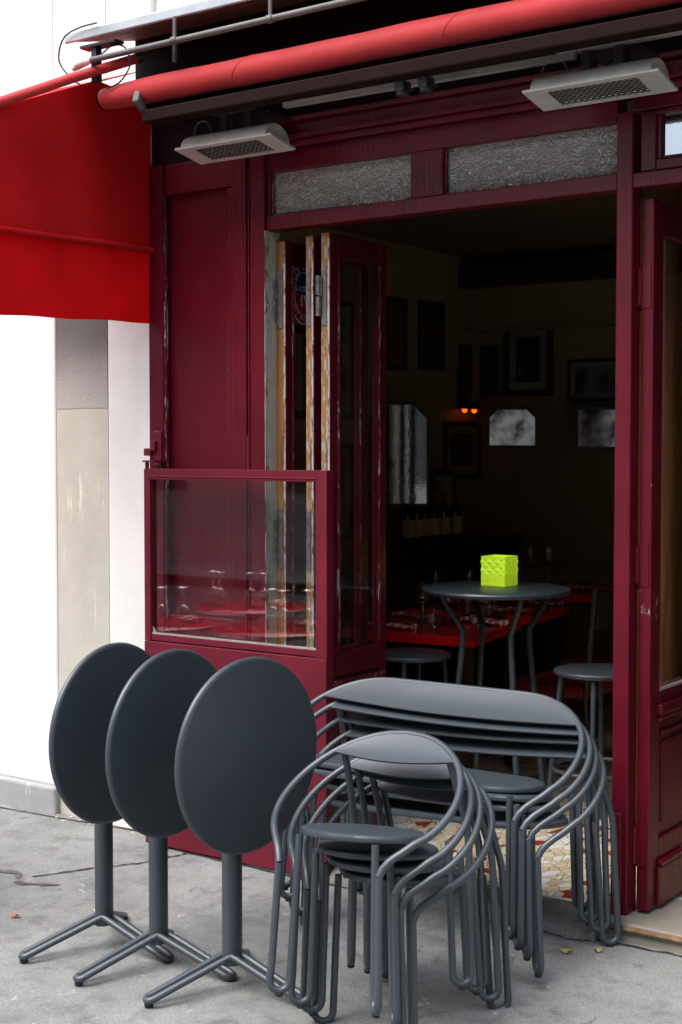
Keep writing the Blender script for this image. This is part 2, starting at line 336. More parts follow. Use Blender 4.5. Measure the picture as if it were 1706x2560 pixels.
# ------------------------------------------------------------------ mesh helpers
OFF = {}
class MB:
    def __init__(s): s.v = []; s.f = []; s.m = []; s.cur = 0
    def add(s, vs, fs):
        o = len(s.v); s.v += [tuple(x) for x in vs]; s.f += [tuple(i + o for i in f) for f in fs]; s.m += [s.cur] * len(fs); return s
    def box(s, x0, x1, y0, y1, z0, z1):
        return s.add([(x0, y0, z0), (x1, y0, z0), (x1, y1, z0), (x0, y1, z0), (x0, y0, z1), (x1, y0, z1), (x1, y1, z1), (x0, y1, z1)],
                     [(3, 2, 1, 0), (4, 5, 6, 7), (0, 1, 5, 4), (1, 2, 6, 5), (2, 3, 7, 6), (3, 0, 4, 7)])
    def prism(s, poly, d):
        n = len(poly); d = Vector(d); a = [Vector(p) for p in poly]
        return s.add(a + [p + d for p in a], [tuple(range(n))[::-1], tuple(range(n, 2 * n))] + [(i, (i + 1) % n, n + (i + 1) % n, n + i) for i in range(n)])
    def tube(s, pts, r, seg=10, closed=False, flat=None):
        P = [Vector(p) for p in pts]; n = len(P); rs = r if hasattr(r, '__len__') else [r] * n
        T = []
        for i in range(n):
            a = P[(i - 1) % n] if closed or i else P[0]; b = P[(i + 1) % n] if closed or i < n - 1 else P[-1]
            T.append((b - a).normalized())
        up = Vector((0, 0, 1)) if abs(T[0].z) < .9 else Vector((1, 0, 0))
        nrm = (up - T[0] * up.dot(T[0])).normalized(); vs = []
        for i in range(n):
            nrm = (nrm - T[i] * nrm.dot(T[i])).normalized(); bi = T[i].cross(nrm)
            for k in range(seg):
                a = 2 * math.pi * k / seg; vs.append(P[i] + (nrm * math.cos(a) + bi * math.sin(a)) * rs[i])
        fs = []
        m = n if closed else n - 1
        for i in range(m):
            for k in range(seg):
                j = (i + 1) % n; fs.append((i * seg + k, i * seg + (k + 1) % seg, j * seg + (k + 1) % seg, j * seg + k))
        if not closed: fs += [tuple(range(seg))[::-1], tuple(range((n - 1) * seg, n * seg))]
        return s.add(vs, fs)
    def rings(s, rings, cap0=True, cap1=True):
        k = len(rings[0]); vs = [p for r in rings for p in r]; fs = []
        for i in range(len(rings) - 1):
            for j in range(k): fs.append((i * k + j, i * k + (j + 1) % k, (i + 1) * k + (j + 1) % k, (i + 1) * k + j))
        if cap0: fs.append(tuple(range(k))[::-1])
        if cap1: fs.append(tuple(range((len(rings) - 1) * k, len(rings) * k)))
        return s.add(vs, fs)
    def lathe(s, prof, c=(0, 0, 0), seg=32, axis=(0, 0, 1), sx=1., cap0=True, cap1=True):
        c = Vector(c); a = Vector(axis).normalized(); u = a.orthogonal().normalized() if abs(a.z) < .99 else Vector((1, 0, 0)); w = a.cross(u)
        return s.rings([[c + a * z + (u * math.cos(2 * math.pi * k / seg) * sx + w * math.sin(2 * math.pi * k / seg)) * r for k in range(seg)] for r, z in prof], cap0, cap1)
    def build(s, name, mats, parent=None, smooth=False, bevel=0., bseg=2):
        me = bpy.data.meshes.new(name)
        off = Vector(OFF.get(parent.name, (0, 0, 0))) if parent else Vector((0, 0, 0))
        me.from_pydata([Vector(p) - off for p in s.v], [], s.f)
        ms = mats if isinstance(mats, (list, tuple)) else [mats]
        for m in ms: me.materials.append(M[m] if isinstance(m, str) else m)
        for p, i in zip(me.polygons, s.m): p.material_index = min(i, len(ms) - 1)
        bm = bmesh.new(); bm.from_mesh(me); bmesh.ops.recalc_face_normals(bm, faces=bm.faces); bm.to_mesh(me); bm.free()
        o = bpy.data.objects.new(name, me); col.objects.link(o)
        if parent: o.parent = parent; OFF[o.name] = off
        if smooth:
            for p in me.polygons: p.use_smooth = True
            if smooth == 'auto':
                me.set_sharp_from_angle(angle=R(40))
        if bevel:
            b = o.modifiers.new('bevel', 'BEVEL'); b.width = bevel; b.segments = bseg; b.limit_method = 'ANGLE'; b.angle_limit = R(40)
        return o

def tag(o, label=None, cat=None, group=None, kind=None):
    if label: o['label'] = label
    if cat: o['category'] = cat
    if group: o['group'] = group
    if kind: o['kind'] = kind
    return o
def thing(name, label, cat, loc=(0, 0, 0), group=None):
    o = bpy.data.objects.new(name, None); col.objects.link(o); o.location = loc; o.empty_display_size = .1
    OFF[o.name] = Vector(loc)
    return tag(o, label, cat, group)
def copy_tree(o, parent=None):
    c = o.copy(); col.objects.link(c)
    if parent: c.parent = parent
    for ch in list(o.children): copy_tree(ch, c)
    return c
def catmull(P, n=6):
    P = [Vector(p) for p in P]; Q = [P[0] * 2 - P[1]] + P + [P[-1] * 2 - P[-2]]; out = []
    for i in range(1, len(Q) - 2):
        p0, p1, p2, p3 = Q[i - 1:i + 3]
        for k in range(n):
            t = k / n; out.append(.5 * ((2 * p1) + (p2 - p0) * t + (2 * p0 - 5 * p1 + 4 * p2 - p3) * t * t + (3 * p1 - p0 - 3 * p2 + p3) * t ** 3))
    out.append(P[-1]); return out

# ------------------------------------------------------------------ setting: ground, road, room shell
def sheet(name, xs, rows, mat, kind='structure'):
    b = MB(); vs = []; fs = []
    for y, z in rows:
        for x in xs: vs.append((x, y, z))
    n = len(xs)
    for j in range(len(rows) - 1):
        for i in range(n - 1): fs.append((j * n + i, j * n + i + 1, (j + 1) * n + i + 1, (j + 1) * n + i))
    b.add(vs, fs); return tag(b.build(name, mat), kind=kind)
sheet('pavement', [-40, -2.03, 40], [(-5.2, -.07), (-1.25, 0), (-.0, .046), (.12, .05)], 'pavement')
sheet('ground', [-400, 400], [(-400, -.2), (400, -.2)], 'road')
sheet('road', [-40, 40], [(-10.2, -.19), (-5.2, -.19)], 'road')
b = MB(); b.box(-40, 40, -5.36, -5.2, -.3, -.066); tag(b.build('kerb', 'concrete', bevel=.015), kind='structure')
sheet('far_pavement', [-40, 40], [(-14, -.05), (-10.2, -.05)], 'pavement')

def blob(cx, cy, rx, ry, rot, z, n=28, jag=.3, seed=0):
    rnd = random.Random(seed); ph = [rnd.uniform(0, 6.3) for _ in range(5)]; out = []
    for k in range(n):
        a = 2 * math.pi * k / n; r = 1 + sum(jag / (j + 1.5) * math.sin((j + 2) * a + ph[j]) for j in range(5))
        x, y = rx * r * math.cos(a), ry * r * math.sin(a)
        out.append((cx + x * math.cos(rot) - y * math.sin(rot), cy + x * math.sin(rot) + y * math.cos(rot)))
    return out
def gz(y): return .046 + (y) * .0368 if y > -1.25 else (y + 1.25) * .0177
def ground_blob(name, mat, *a, **k):
    p = blob(*a, 0, **k); b = MB(); b.prism([(x, y, gz(y) + .003) for x, y in p], (0, 0, .0004)); return tag(b.build(name, mat), kind='structure')
for k_, (x_, y_, r1, r2, a_) in enumerate([(-2.17, -.66, .05, .022, .2), (-2.10, -.675, .035, .012, -.3), (-1.98, -.705, .055, .014, .5), (-2.03, -.725, .03, .016, .1), (-1.92, -.68, .03, .012, .8)]):
    ground_blob('damp_stain', 'stain', x_, y_, r1, r2, a_, seed=3 + k_ * 2, jag=.42)
def ribbon(name, pts, w, mat, z=.0035, seed=1):
    rnd = random.Random(seed); P = []
    pts = [Vector((x, y, 0)) for x, y in pts]
    for i in range(len(pts) - 1):
        for k in range(12):
            p = pts[i].lerp(pts[i + 1], k / 12); P.append(p + Vector((rnd.uniform(-1, 1), rnd.uniform(-1, 1), 0)) * w * .8)
    P.append(pts[-1]); vs = []
    for i, p in enumerate(P):
        t = (P[min(i + 1, len(P) - 1)] - P[max(i - 1, 0)]).normalized(); nn = Vector((-t.y, t.x, 0)); ww = w * rnd.uniform(.3, 1.1) * (.3 if i in (0, len(P) - 1) else 1)
        for sgn in (1, -1):
            q = p + nn * ww * sgn; vs.append((q.x, q.y, gz(q.y) + z))
    b = MB(); b.add(vs, [(2 * i, 2 * i + 1, 2 * i + 3, 2 * i + 2) for i in range(len(P) - 1)]); return tag(b.build(name, mat), kind='structure')
ribbon('pavement_crack', [(-2.05, -.66), (-1.93, -.47), (-1.8, -.3), (-1.74, -.13)], .007, 'crack', seed=2)
ribbon('pavement_crack', [(-1.45, -.125), (-.9, -.115), (-.45, -.1), (-.1, -.115), (.3, -.085), (1.2, -.08)], .006, 'crack', seed=4)
ribbon('pavement_crack', [(-.33, -.16), (-.2, -.125), (-.08, -.15), (0, -.12)], .004, 'crack', seed=6)
ribbon('pavement_crack', [(-.95, -.135), (-1.9, -.125)], .008, 'crack', seed=8)
ribbon('pavement_crack', [(-3.3, -.115), (-2.05, -.012)], .008, 'crack', seed=9)

# interior shell
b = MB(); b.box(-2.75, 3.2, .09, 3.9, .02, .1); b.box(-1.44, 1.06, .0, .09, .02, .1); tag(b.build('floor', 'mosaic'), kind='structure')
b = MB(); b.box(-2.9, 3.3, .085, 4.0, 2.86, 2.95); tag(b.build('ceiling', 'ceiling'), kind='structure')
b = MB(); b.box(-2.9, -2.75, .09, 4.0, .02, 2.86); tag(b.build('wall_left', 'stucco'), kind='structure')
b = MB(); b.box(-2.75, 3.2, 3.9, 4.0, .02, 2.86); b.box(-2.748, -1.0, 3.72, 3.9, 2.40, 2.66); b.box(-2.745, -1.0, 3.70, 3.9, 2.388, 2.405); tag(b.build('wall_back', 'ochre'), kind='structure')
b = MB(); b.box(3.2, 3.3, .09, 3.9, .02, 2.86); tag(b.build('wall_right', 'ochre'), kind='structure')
b = MB(); b.box(-2.75, 3.2, 3.6, 3.72, 2.66, 2.80); tag(b.build('beam', 'dark_wood'), kind='structure')

# sloped concrete sill in front of the opening and the stone threshold at the door
b = MB(); pr = []
prof = [(-.125, .036), (-.12, .06), (-.095, .082), (-.05, .096), (.0, .102), (.035, .1035), (.035, .03), (-.125, .02)]
b.rings([[(x, y, z) for y, z in prof] for x in (-1.44, -1.1, -.7, -.35, -.0)])
tag(b.build('sill', 'concrete', smooth='auto'), kind='structure')
b = MB(); b.box(-.0, 1.1, -.07, .27, .03, .104); tag(b.build('doorstep', 'threshold', bevel=.006), kind='structure')
b = MB(); b.tube([(.01, -.074, .088), (1.1, -.074, .088)], .011, 8); tag(b.build('doorstep_edge', 'nosing'), kind='structure')

# ------------------------------------------------------------------ neighbouring wall and the shopfront
w = thing('plaster_wall', 'white plastered house wall with a grey plinth left of the red shopfront', 'wall', (-2.6, 0, .04))
b = MB(); b.box(-9, -2.594, -.003, .09, .16, 9); b.box(-2.287, -2.03, .0, .09, -.1, 9); b.build('wall', 'white_wall', w, bevel=.012)
b = MB(); b.box(-2.594, -2.287, .003, .09, -.1, 1.80); b.build('render_band', 'beige_render', w)
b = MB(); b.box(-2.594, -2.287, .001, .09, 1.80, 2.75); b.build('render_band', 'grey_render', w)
b = MB(); b.box(-2.594, -2.287, .002, .09, 2.75, 9); b.build('render_band', 'white_wall', w)
b = MB(); b.box(-9, -2.594, -.03, .09, -.02, .163); b.build('plinth', 'plinth', w, bevel=.012)
b = MB()
for k in range(13):
    x = random.uniform(-2.62, -2.04); s = random.uniform(.004, .012); y = -.01 - random.random() ** 2 * .07
    b.prism([(px, py, gz(py) - .002) for px, py in blob(x, y, s, s * .8, random.random() * 6, 0, n=7, jag=.4, seed=k)], (0, 0, random.uniform(.004, .009)))
tag(b.build('rubble', 'beige_render'), 'pale crumbled plaster lying along the foot of the white wall', 'rubble', kind='stuff')

shop = thing('cafe_shopfront', 'maroon painted wooden cafe shopfront with hammered glass transoms around an open window', 'shopfront', (-1, 0, .05))
b = MB(); b.box(-2.03, -1.953, -.022, .085, .03, 2.76); b.box(-1.605, -1.533, -.008, .085, .03, 2.76); b.box(-1.513, -1.441, -.012, .085, .03, 2.76)
b.box(-1.533, -1.513, .022, .085, .03, 2.76); b.box(-1.953, -1.605, .02, .085, .03, 2.76)
b.box(-1.953, -1.605, -.006, .02, .03, .32); b.box(-1.953, -1.605, -.006, .02, 2.64, 2.76); b.box(-1.953, -1.605, -.006, .02, .86, .96)
b.build('side_panel', 'paint', shop, bevel=.004)
b = MB(); b.box(-1.953, -1.943, -.016, .0, .33, 2.635); b.build('moulding', 'paint_chip', shop, bevel=.003)
b = MB(); b.box(-1.632, -1.605, -.002, .02, .33, 2.635); b.box(-1.641, -1.632, .004, .02, .33, 2.635); b.build('moulding', 'paint_edge', shop, bevel=.004)
b = MB(); b.box(-1.516, -1.510, -.019, -.010, .4, 2.7); b.build('moulding', 'paint_edge', shop, bevel=.002)
b = MB(); b.box(.0, .056, -.002, .075, .104, 2.70); b.build('pillar', 'paint', shop, bevel=.004)
b = MB(); b.box(.004, .04, -.016, -.002, .104, .44); b.build('pillar_shoe', 'paint_edge', shop, bevel=.003)
b = MB(); b.box(-1.441, .0, .004, .07, 2.458, 2.512); b.build('transom_rail', 'paint', shop, bevel=.004)
b = MB(); b.box(-.79, -.655, .002, .07, 2.512, 2.672); b.build('mullion', 'paint', shop, bevel=.006)
b = MB(); b.box(-1.441, -1.424, .008, .07, 2.512, 2.672); b.build('jamb_strip', 'paint', shop, bevel=.003)
b = MB(); b.box(-1.441, .0, .003, .08, 2.672, 2.752); b.box(.056, 2.4, .003, .08, 2.70, 2.752); b.build('head_beam', 'paint', shop, bevel=.004)
b = MB(); b.box(-1.513, 2.4, -.02, .08, 2.752, 2.778); b.box(-1.513, 2.4, -.034, .08, 2.778, 2.796); b.box(-1.513, 2.4, -.012, .08, 2.796, 2.842); b.box(-1.513, 2.4, -.03, .08, 2.842, 2.862)
b.build('cornice', 'paint_edge', shop, bevel=.004)
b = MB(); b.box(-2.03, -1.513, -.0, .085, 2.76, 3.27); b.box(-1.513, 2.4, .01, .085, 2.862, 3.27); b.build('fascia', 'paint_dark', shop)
for x0, x1, zz in ((-1.424, -.79, 2.512), (-.655, .0, 2.512)):
    b = MB(); b.box(x0, x1, .030, .036, zz, 2.672); b.build('transom_pane', 'hammered', shop)
    b = MB(); b.box(x0, x1, .016, .028, zz, zz + .006); b.box(x0, x0 + .006, .016, .028, zz + .006, 2.672); b.build('putty_bead', 'paint_chip', shop)
# above the door on the right: rail, hopper light (tilted so it mirrors the sky)
b = MB(); b.box(.056, 1.06, -.001, .07, 2.458, 2.505); b.build('door_head', 'paint_edge', shop, bevel=.004)
b = MB(); b.box(.078, .130, .006, .06, 2.508, 2.695); b.box(.130, 1.0, .006, .06, 2.508, 2.542); b.box(.130, 1.0, .006, .06, 2.682, 2.698); b.box(1.0, 1.05, .006, .06, 2.508, 2.695)
b.box(.130, .146, .014, .06, 2.542, 2.682); b.box(.146, 1.0, .014, .06, 2.542, 2.552)
fl = b.build('fanlight', 'paint', shop, bevel=.004)
b = MB(); b.add([(.146, .03, 2.552), (1.0, .03, 2.552), (1.0, .030, 2.682), (.146, .030, 2.682), (.146, .035, 2.552), (1.0, .035, 2.552), (1.0, .035, 2.682), (.146, .035, 2.682)],
               [(0, 1, 2, 3), (7, 6, 5, 4), (0, 4, 5, 1), (1, 5, 6, 2), (2, 6, 7, 3), (3, 7, 4, 0)])
b.build('pane', 'fan_glass', fl)
b = MB(); b.box(1.06, 1.16, -.01, .085, .05, 2.70); b.box(2.2, 2.4, -.01, .085, .03, 2.70); b.box(1.16, 2.2, .01, .085, .03, .8); b.box(1.16, 2.2, 0, .085, .8, .86); b.box(1.16, 2.2, 0, .085, 2.46, 2.70); b.build('front_frame', 'paint', shop, bevel=.004)
b = MB(); b.box(1.16, 2.2, .04, .046, .86, 2.46); b.build('front_pane', 'old_glass', shop)
b = MB(); b.box(-2.03, 14, .03, .09, 3.27, 9); b.box(2.4, 14, .0, .09, .03, 3.27); b.build('upper_wall', 'cream_wall', shop)
# shutter latch on the corner stile
b = MB(); b.box(-2.0, -1.955, -.034, -.022, 1.56, 1.70); b.box(-2.036, -2.0, -.05, -.03, 1.60, 1.63); b.box(-2.0, -1.975, -.05, -.034, 1.62, 1.66)
b.tube([(-1.98, -.036, 1.685), (-1.98, -.030, 1.685)], .008, 8); b.tube([(-1.975, -.036, 1.575), (-1.975, -.030, 1.575)], .008, 8); b.build('latch', 'paint_metal', shop, bevel=.003)
b = MB(); b.tube([(-1.523, .0, 1.52), (-1.523, .0, 1.68)], .011, 8); b.build('latch_rod', 'paint_metal', shop, smooth='auto')

# glazed wind screen in front of the side panel
sc_ = thing('wind_screen', 'maroon steel wind screen with a clear upper pane standing behind the folded round tables', 'wind screen', (-1.515, -.1, .04))
X0, X1, Y0, Y1 = -1.964, -1.064, -.125, -.085
b = MB(); b.box(X0, X0 + .032, Y0, Y1, .865, 1.549); b.box(X1 - .05, X1, Y0, Y1, .865, 1.549); b.box(X0 + .032, X1 - .05, Y0, Y1, 1.507, 1.549); b.box(X0 + .032, X1 - .05, Y0 + .004, Y1, .868, .893)
b.box(X0 + .022, X1 - .04, Y0 - .003, Y0, 1.517, 1.522); b.build('frame', 'paint_metal', sc_, bevel=.003)
b = MB(); b.box(X0, X1, Y0 - .003, Y1, .05, .864); b.build('lower_panel', 'paint_metal', sc_, bevel=.003)
b = MB(); b.box(X0 + .032, X1 - .05, Y0 + .018, Y0 + .023, .893, 1.507); b.build('pane', 'glass', sc_)
b = MB(); b.box(X0 + .034, X1 - .052, Y0 + .006, Y0 + .017, .893, .899); b.add([(X0 + .034, Y0 + .012, .899), (X0 + .055, Y0 + .012, .899), (X0 + .034, Y0 + .012, .925), (X0 + .034, Y0 + .017, .899)], [(0, 1, 2), (0, 1, 3), (0, 2, 3), (1, 2, 3)]); b.build('putty_bead', 'pale_metal', sc_)
b = MB(); b.box(X0 - .006, X0 + .05, Y0 - .002, Y1 + .06, 1.576, 1.582); b.tube([(X0 + .004, Y0 + .015, 1.549), (X0 + .004, Y0 + .015, 1.58)], .008, 8); b.build('hinge_pin', 'paint_metal', sc_)

# ------------------------------------------------------------------ folding window leaves
def leaf(label, xf, y0, y1, zb, zt, thick, front_mat, sash=.055, bottom=.76, knuckle=True):
    t = thing('folding_window', label, 'folding window', (xf, y0, zb), 'maroon folding window leaves')
    xa, xb = xf - thick, xf
    b = MB(); b.box(xa, xb, y0 + .004, y0 + sash, zb, zt); b.box(xa, xb, y1 - sash, y1, zb, zt)
    b.box(xa, xb, y0 + sash, y1 - sash, zt - .09, zt); b.box(xa, xb, y0 + sash, y1 - sash, zb, zb + .1); b.box(xa, xb, y0 + sash, y1 - sash, bottom, bottom + .09)
    b.box(xa + .012, xb - .012, y0 + sash, y1 - sash, zb + .1, bottom); b.build('frame', 'paint_edge', t, bevel=.004)
    b = MB(); b.box(xa + .001, xb - .001, y0, y0 + .004, zb, zt); b.build('stile_edge', front_mat, t)
    rnd = random.Random(int(abs(xf) * 1000)); b = MB(); z = zb + .02; rg = []
    while z < zt - .02:
        w_ = rnd.uniform(.001, .007); rg.append([(xb - w_ - .002, y0 - .0008, z), (xb + .0008, y0 - .0012, z), (xb + .0008, y0 + .003, z), (xb - w_ - .002, y0 + .003, z)]); z += rnd.uniform(.008, .03)
    b.rings(rg); b.build('flaking_paint', 'flake', t)
    b = MB(); b.box(xa + .016, xb - .016, y0 + sash, y1 - sash, bottom + .09, zt - .09); b.build('pane', 'old_glass', t)
    b = MB(); b.box(xb, xb + .008, y0 + sash, y0 + sash + .012, bottom + .09, zt - .09); b.box(xb, xb + .008, y1 - sash - .012, y1 - sash, bottom + .09, zt - .09); b.box(xb, xb + .012, y0 + .02, y1 - .02, bottom - .035, bottom - .015)
    b.build('glazing_bead', 'paint_chip', t, bevel=.003)
    for z in (2.20, 1.28):
        b = MB(); b.box(xa + .004, xb - .012, y0 - .004, y0 - .0005, z - .11, z + .11)
        for q in (-.09, -.03, .03, .09): b.lathe([(.005, 0), (.004, .002)], ((xa + xb) / 2 - .004, y0 - .004, z + q), 8, (0, -1, 0))
        b.build('hinge_plate', 'hinge', t)
        if not knuckle: continue
        b = MB(); b.tube([(xa - .004, y0 - .012, z - .075), (xa - .004, y0 - .012, z - .003)], .011, 8); b.tube([(xa - .004, y0 - .012, z + .003), (xa - .004, y0 - .012, z + .075)], .011, 8); b.box(xa - .006, xa + .01, y0 - .012, y0 - .003, z, z + .07); b.build('hinge_knuckle', 'hinge', t, smooth='auto')
    return t
lfA = leaf('folded window leaf with an oval licence plaque on its glass, nearest the wall panel', -1.396, .06, .44, .112, 2.42, .042, 'oak', .04)
lfB = leaf('narrow folded window leaf with bare wood edge, between the plaque leaf and the outer leaf', -1.262, .06, .43, .112, 2.43, .034, 'oak_old', knuckle=False)
lfC = leaf('outer folded window leaf whose maroon face and glass open towards the bar table', -1.185, .058, .445, .112, 2.435, .038, 'oak_old', .05)
b = MB(); b.box(-1.441, -1.4393, .012, .085, .11, 2.456); b.build('reveal_strip', 'cream_edge', shop)
b = MB(); b.box(-1.441, -1.4385, -.009, .012, .11, 2.456); b.build('reveal_strip', 'flake', shop)

# oval licence plaque: enamel colours and lettering, fixed to leaf A's glass
def oval(cy, cz, ry, rz, x, a0=0, a1=2 * math.pi, n=48): return [(x, cy + ry * math.cos(a0 + (a1 - a0) * k / n), cz + rz * math.sin(a0 + (a1 - a0) * k / n)) for k in range(n + (0 if a1 - a0 > 6.2 else 1))]
cy, cz, px = .2, 2.232, -1.414
pl = MB(); pl.prism(oval(cy, cz, .088, .118, px), (.003, 0, 0)); plq = pl.build('plaque', 'sign_white', lfA)
q = MB(); q.cur = 0; q.prism(oval(cy, cz, .084, .114, px + .003, 0, math.pi), (.001, 0, 0)); q.cur = 1; q.prism(oval(cy, cz, .084, .114, px + .003, math.pi, 2 * math.pi), (.001, 0, 0)); q.build('enamel', ['sign_blue', 'sign_red'], plq)
q = MB(); q.rings([oval(cy, cz, .0615, .0845, px + .004), oval(cy, cz, .0615, .0845, px + .0046), oval(cy, cz, .0595, .0825, px + .0046), oval(cy, cz, .0595, .0825, px + .004)], False, False); q.build('ring_line', 'sign_white', plq)
def letters(parent, items, mat, name='lettering'):
    """items: (char, y, z, size, angle) laid on the plaque, facing +X"""
    acc = MB()
    for ch, y, z, size, ang in items:
        cu = bpy.data.curves.new('glyph', 'FONT'); cu.body = ch; cu.size = size; cu.align_x = 'CENTER'; cu.align_y = 'CENTER'; cu.offset = size * .012
        to = bpy.data.objects.new('glyph', cu); me = bpy.data.meshes.new_from_object(to)
        ca, sa = math.cos(ang), math.sin(ang)
        acc.add([(px + .0052, y + v.co.x * ca - v.co.y * sa, z + v.co.x * sa + v.co.y * ca) for v in me.vertices], [tuple(p.vertices) for p in me.polygons])
        bpy.data.objects.remove(to); bpy.data.curves.remove(cu); bpy.data.meshes.remove(me)
    return acc.build(name, mat, parent)
items = []
def arc(txt, a0, a1, flip=False, sizes=None):
    for i, ch in enumerate(txt):
        a = R(a0 + (a1 - a0) * (i / max(1, len(txt) - 1))); ry, rz = .073, .0985
        t = math.atan2(rz * math.cos(a), -ry * math.sin(a)) + (0 if flip else math.pi)
        s = .026 if not sizes else sizes[i]
        if ch != ' ': items.append((ch, cy + ry * math.cos(a), cz + rz * math.sin(a), s, t))
arc('VILLE DE PARIS', 167, 13, sizes=[.028] * 6 + [.018] * 2 + [.028] * 6)
arc('DEBIT DE BOISSONS', 193, 347, True, sizes=[.027] * 6 + [.018] * 2 + [.027] * 9)
items += [('.', cy - .073, cz + .012, .05, 0)]
for i, ch in enumerate('LICENCE'): items.append((ch, cy + (i - 3) * .0155, cz + .018, .0265, 0))
items += [('I', cy - .018, cz - .03, .062, 0), ('V', cy + .014, cz - .03, .062, 0)]
letters(plq, items, 'sign_white')

# right hand door, swung inwards
dr = thing('cafe_door', 'maroon half glazed door swung open inside, right of the thin pillar', 'door', (.09, .06, .11))
xa, xb, y0, y1 = .066, .108, .05, .93
b = MB(); b.box(xa, xb, y0, y0 + .08, .115, 2.43); b.box(xa, xb, y1 - .1, y1, .115, 2.43); b.box(xa, xb, y0 + .08, y1 - .1, 2.32, 2.43); b.box(xa, xb, y0 + .08, y1 - .1, .70, .83); b.box(xa, xb, y0 + .08, y1 - .1, .115, .34)
b.build('frame', 'paint_edge', dr, bevel=.004)
b = MB(); b.box(xa + .014, xb - .012, y0 + .08, y1 - .1, .34, .70); b.box(xa + .01, xb - .004, y0 + .12, y1 - .14, .38, .66); b.build('lower_panel', 'paint', dr, bevel=.006)
b = MB(); b.box(xb, xb + .022, y0 + .05, y1 - .06, .755, .79); b.box(xb, xb + .012, y0 + .06, y1 - .07, .735, .755); b.box(xb - .004, xb + .01, y0 + .085, y1 - .105, .685, .70); b.build('moulding', 'paint_edge', dr, bevel=.005)
b = MB(); b.box(xb, xb + .014, y0 + .06, y1 - .03, .118, .25); b.box(xb, xb + .02, y0 + .07, y1 - .04, .25, .27); b.build('kick_board', 'paint_edge', dr, bevel=.006)
b = MB(); b.box(xa + .018, xa + .024, y0 + .08, y1 - .1, .83, 2.32); b.build('pane', 'old_glass', dr)
b = MB(); b.box(xb - .012, xb, y0 + .08, y1 - .1, .83, .838); b.build('putty_bead', 'pale_metal', dr)
b = MB(); b.box(.058, .0655, .055, .11, .35, 2.43); b.build('edge_strip', 'post_wood', dr)
for z in (.33, 1.25, 2.15):
    b = MB(); b.tube([(.061, .046, z - .06), (.061, .046, z + .06)], .009, 8); b.box(.061, .1, .0465, .0495, z - .07, z + .07); b.build('hinge', 'paint_edge', dr, smooth='auto')
ps = MB(); ps.tube([(-.03, .5, .1), (-.03, .5, 2.86)], .042, 20); tag(ps.build('wooden_post', 'post_wood', smooth='auto'), 'brown varnished round wooden post seen through the right door glass', 'post')

# ------------------------------------------------------------------ awnings, canopy, pipe, cables
aw = thing('rolled_awning', 'long red rolled up awning with brown front bar above the window', 'awning', (-.5, -.37, 2.94))
pts = []; rs = []
for k in range(61):
    x = -1.92 + 5.2 * k / 60; pts.append((x, -.37, 2.945 + .0012 * math.sin(k * .5))); rs.append(.0475 + .0009 * math.sin(k * .83) + .0007 * math.sin(k * 1.7) + min(0, (x + 1.66) * .035) + .004 * max(0, x + .6))
b = MB(); b.tube(pts, rs, 28); b.build('fabric_roll', 'roll_fabric', aw, smooth='auto')
for x in (-1.22, -.36, .75):
    k = min(60, int((x + 1.92) / 5.2 * 60)); q = Vector(pts[k]); b = MB(); b.rings([[(x + dx + .05 * math.sin(a + .6), q.y + (rs[k] + dr) * math.cos(a), q.z + (rs[k] + dr) * math.sin(a)) for a in [2 * math.pi * j / 40 for j in range(40)]] for dx, dr in ((-.0035, .0004), (-.002, .0016), (.002, .0016), (.0035, .0004))], False, False); b.build('seam', 'roll_fabric', aw, smooth='auto')
b = MB(); b.box(-1.70, 3.3, -.405, -.335, 2.822, 2.868); b.box(-1.70, 3.3, -.335, -.30, 2.835, 2.86); b.build('front_bar', 'alu', aw, bevel=.006)
b = MB(); b.lathe([(.03, 0), (.041, .003), (.042, .006), (.03, .009)], (-1.93, -.37, 2.945), 24, (1, 0, 0)); b.build('end_cap', 'alu', aw, smooth='auto')
b = MB(); b.rings([[(x, -.425, 2.935), (x, -.40, 2.895), (x, -.36, 2.86), (x, -.345, 2.845), (x, -.375, 2.85), (x, -.435, 2.895)] for x in (-1.72, -1.69)]); b.build('bracket', 'grey_metal', aw, bevel=.006)
for x in (-.62, -.53):
    b = MB(); b.box(x, x + .035, -.36, -.31, 2.785, 2.822); b.tube([(x + .017, -.335, 2.775), (x + .017, -.335, 2.795)], .022, 10); b.tube([(x + .01, -.36, 2.79), (x + .04, -.30, 2.80)], .006, 6)
    b.build('arm_joint', 'dark_metal', aw, bevel=.003)
b = MB(); b.rings([[(-1.18 + 1.15 * t, -.22 - .02 * t + dy, 2.848 - .012 * t + dz) for dy, dz in ((-.012, -.011), (.012, -.011), (.012, .011), (-.012, .011))] for t in (0, 1)]); b.build('folding_arm', 'pale_metal', aw, bevel=.003)
tr = MB(); tr.box(-.09, 1.6, -.255, -.22, 2.845, 2.872); tag(tr.build('cable_trunking', 'pale_metal', bevel=.004), 'pale grey cable trunking fixed above the right heater', 'trunking')

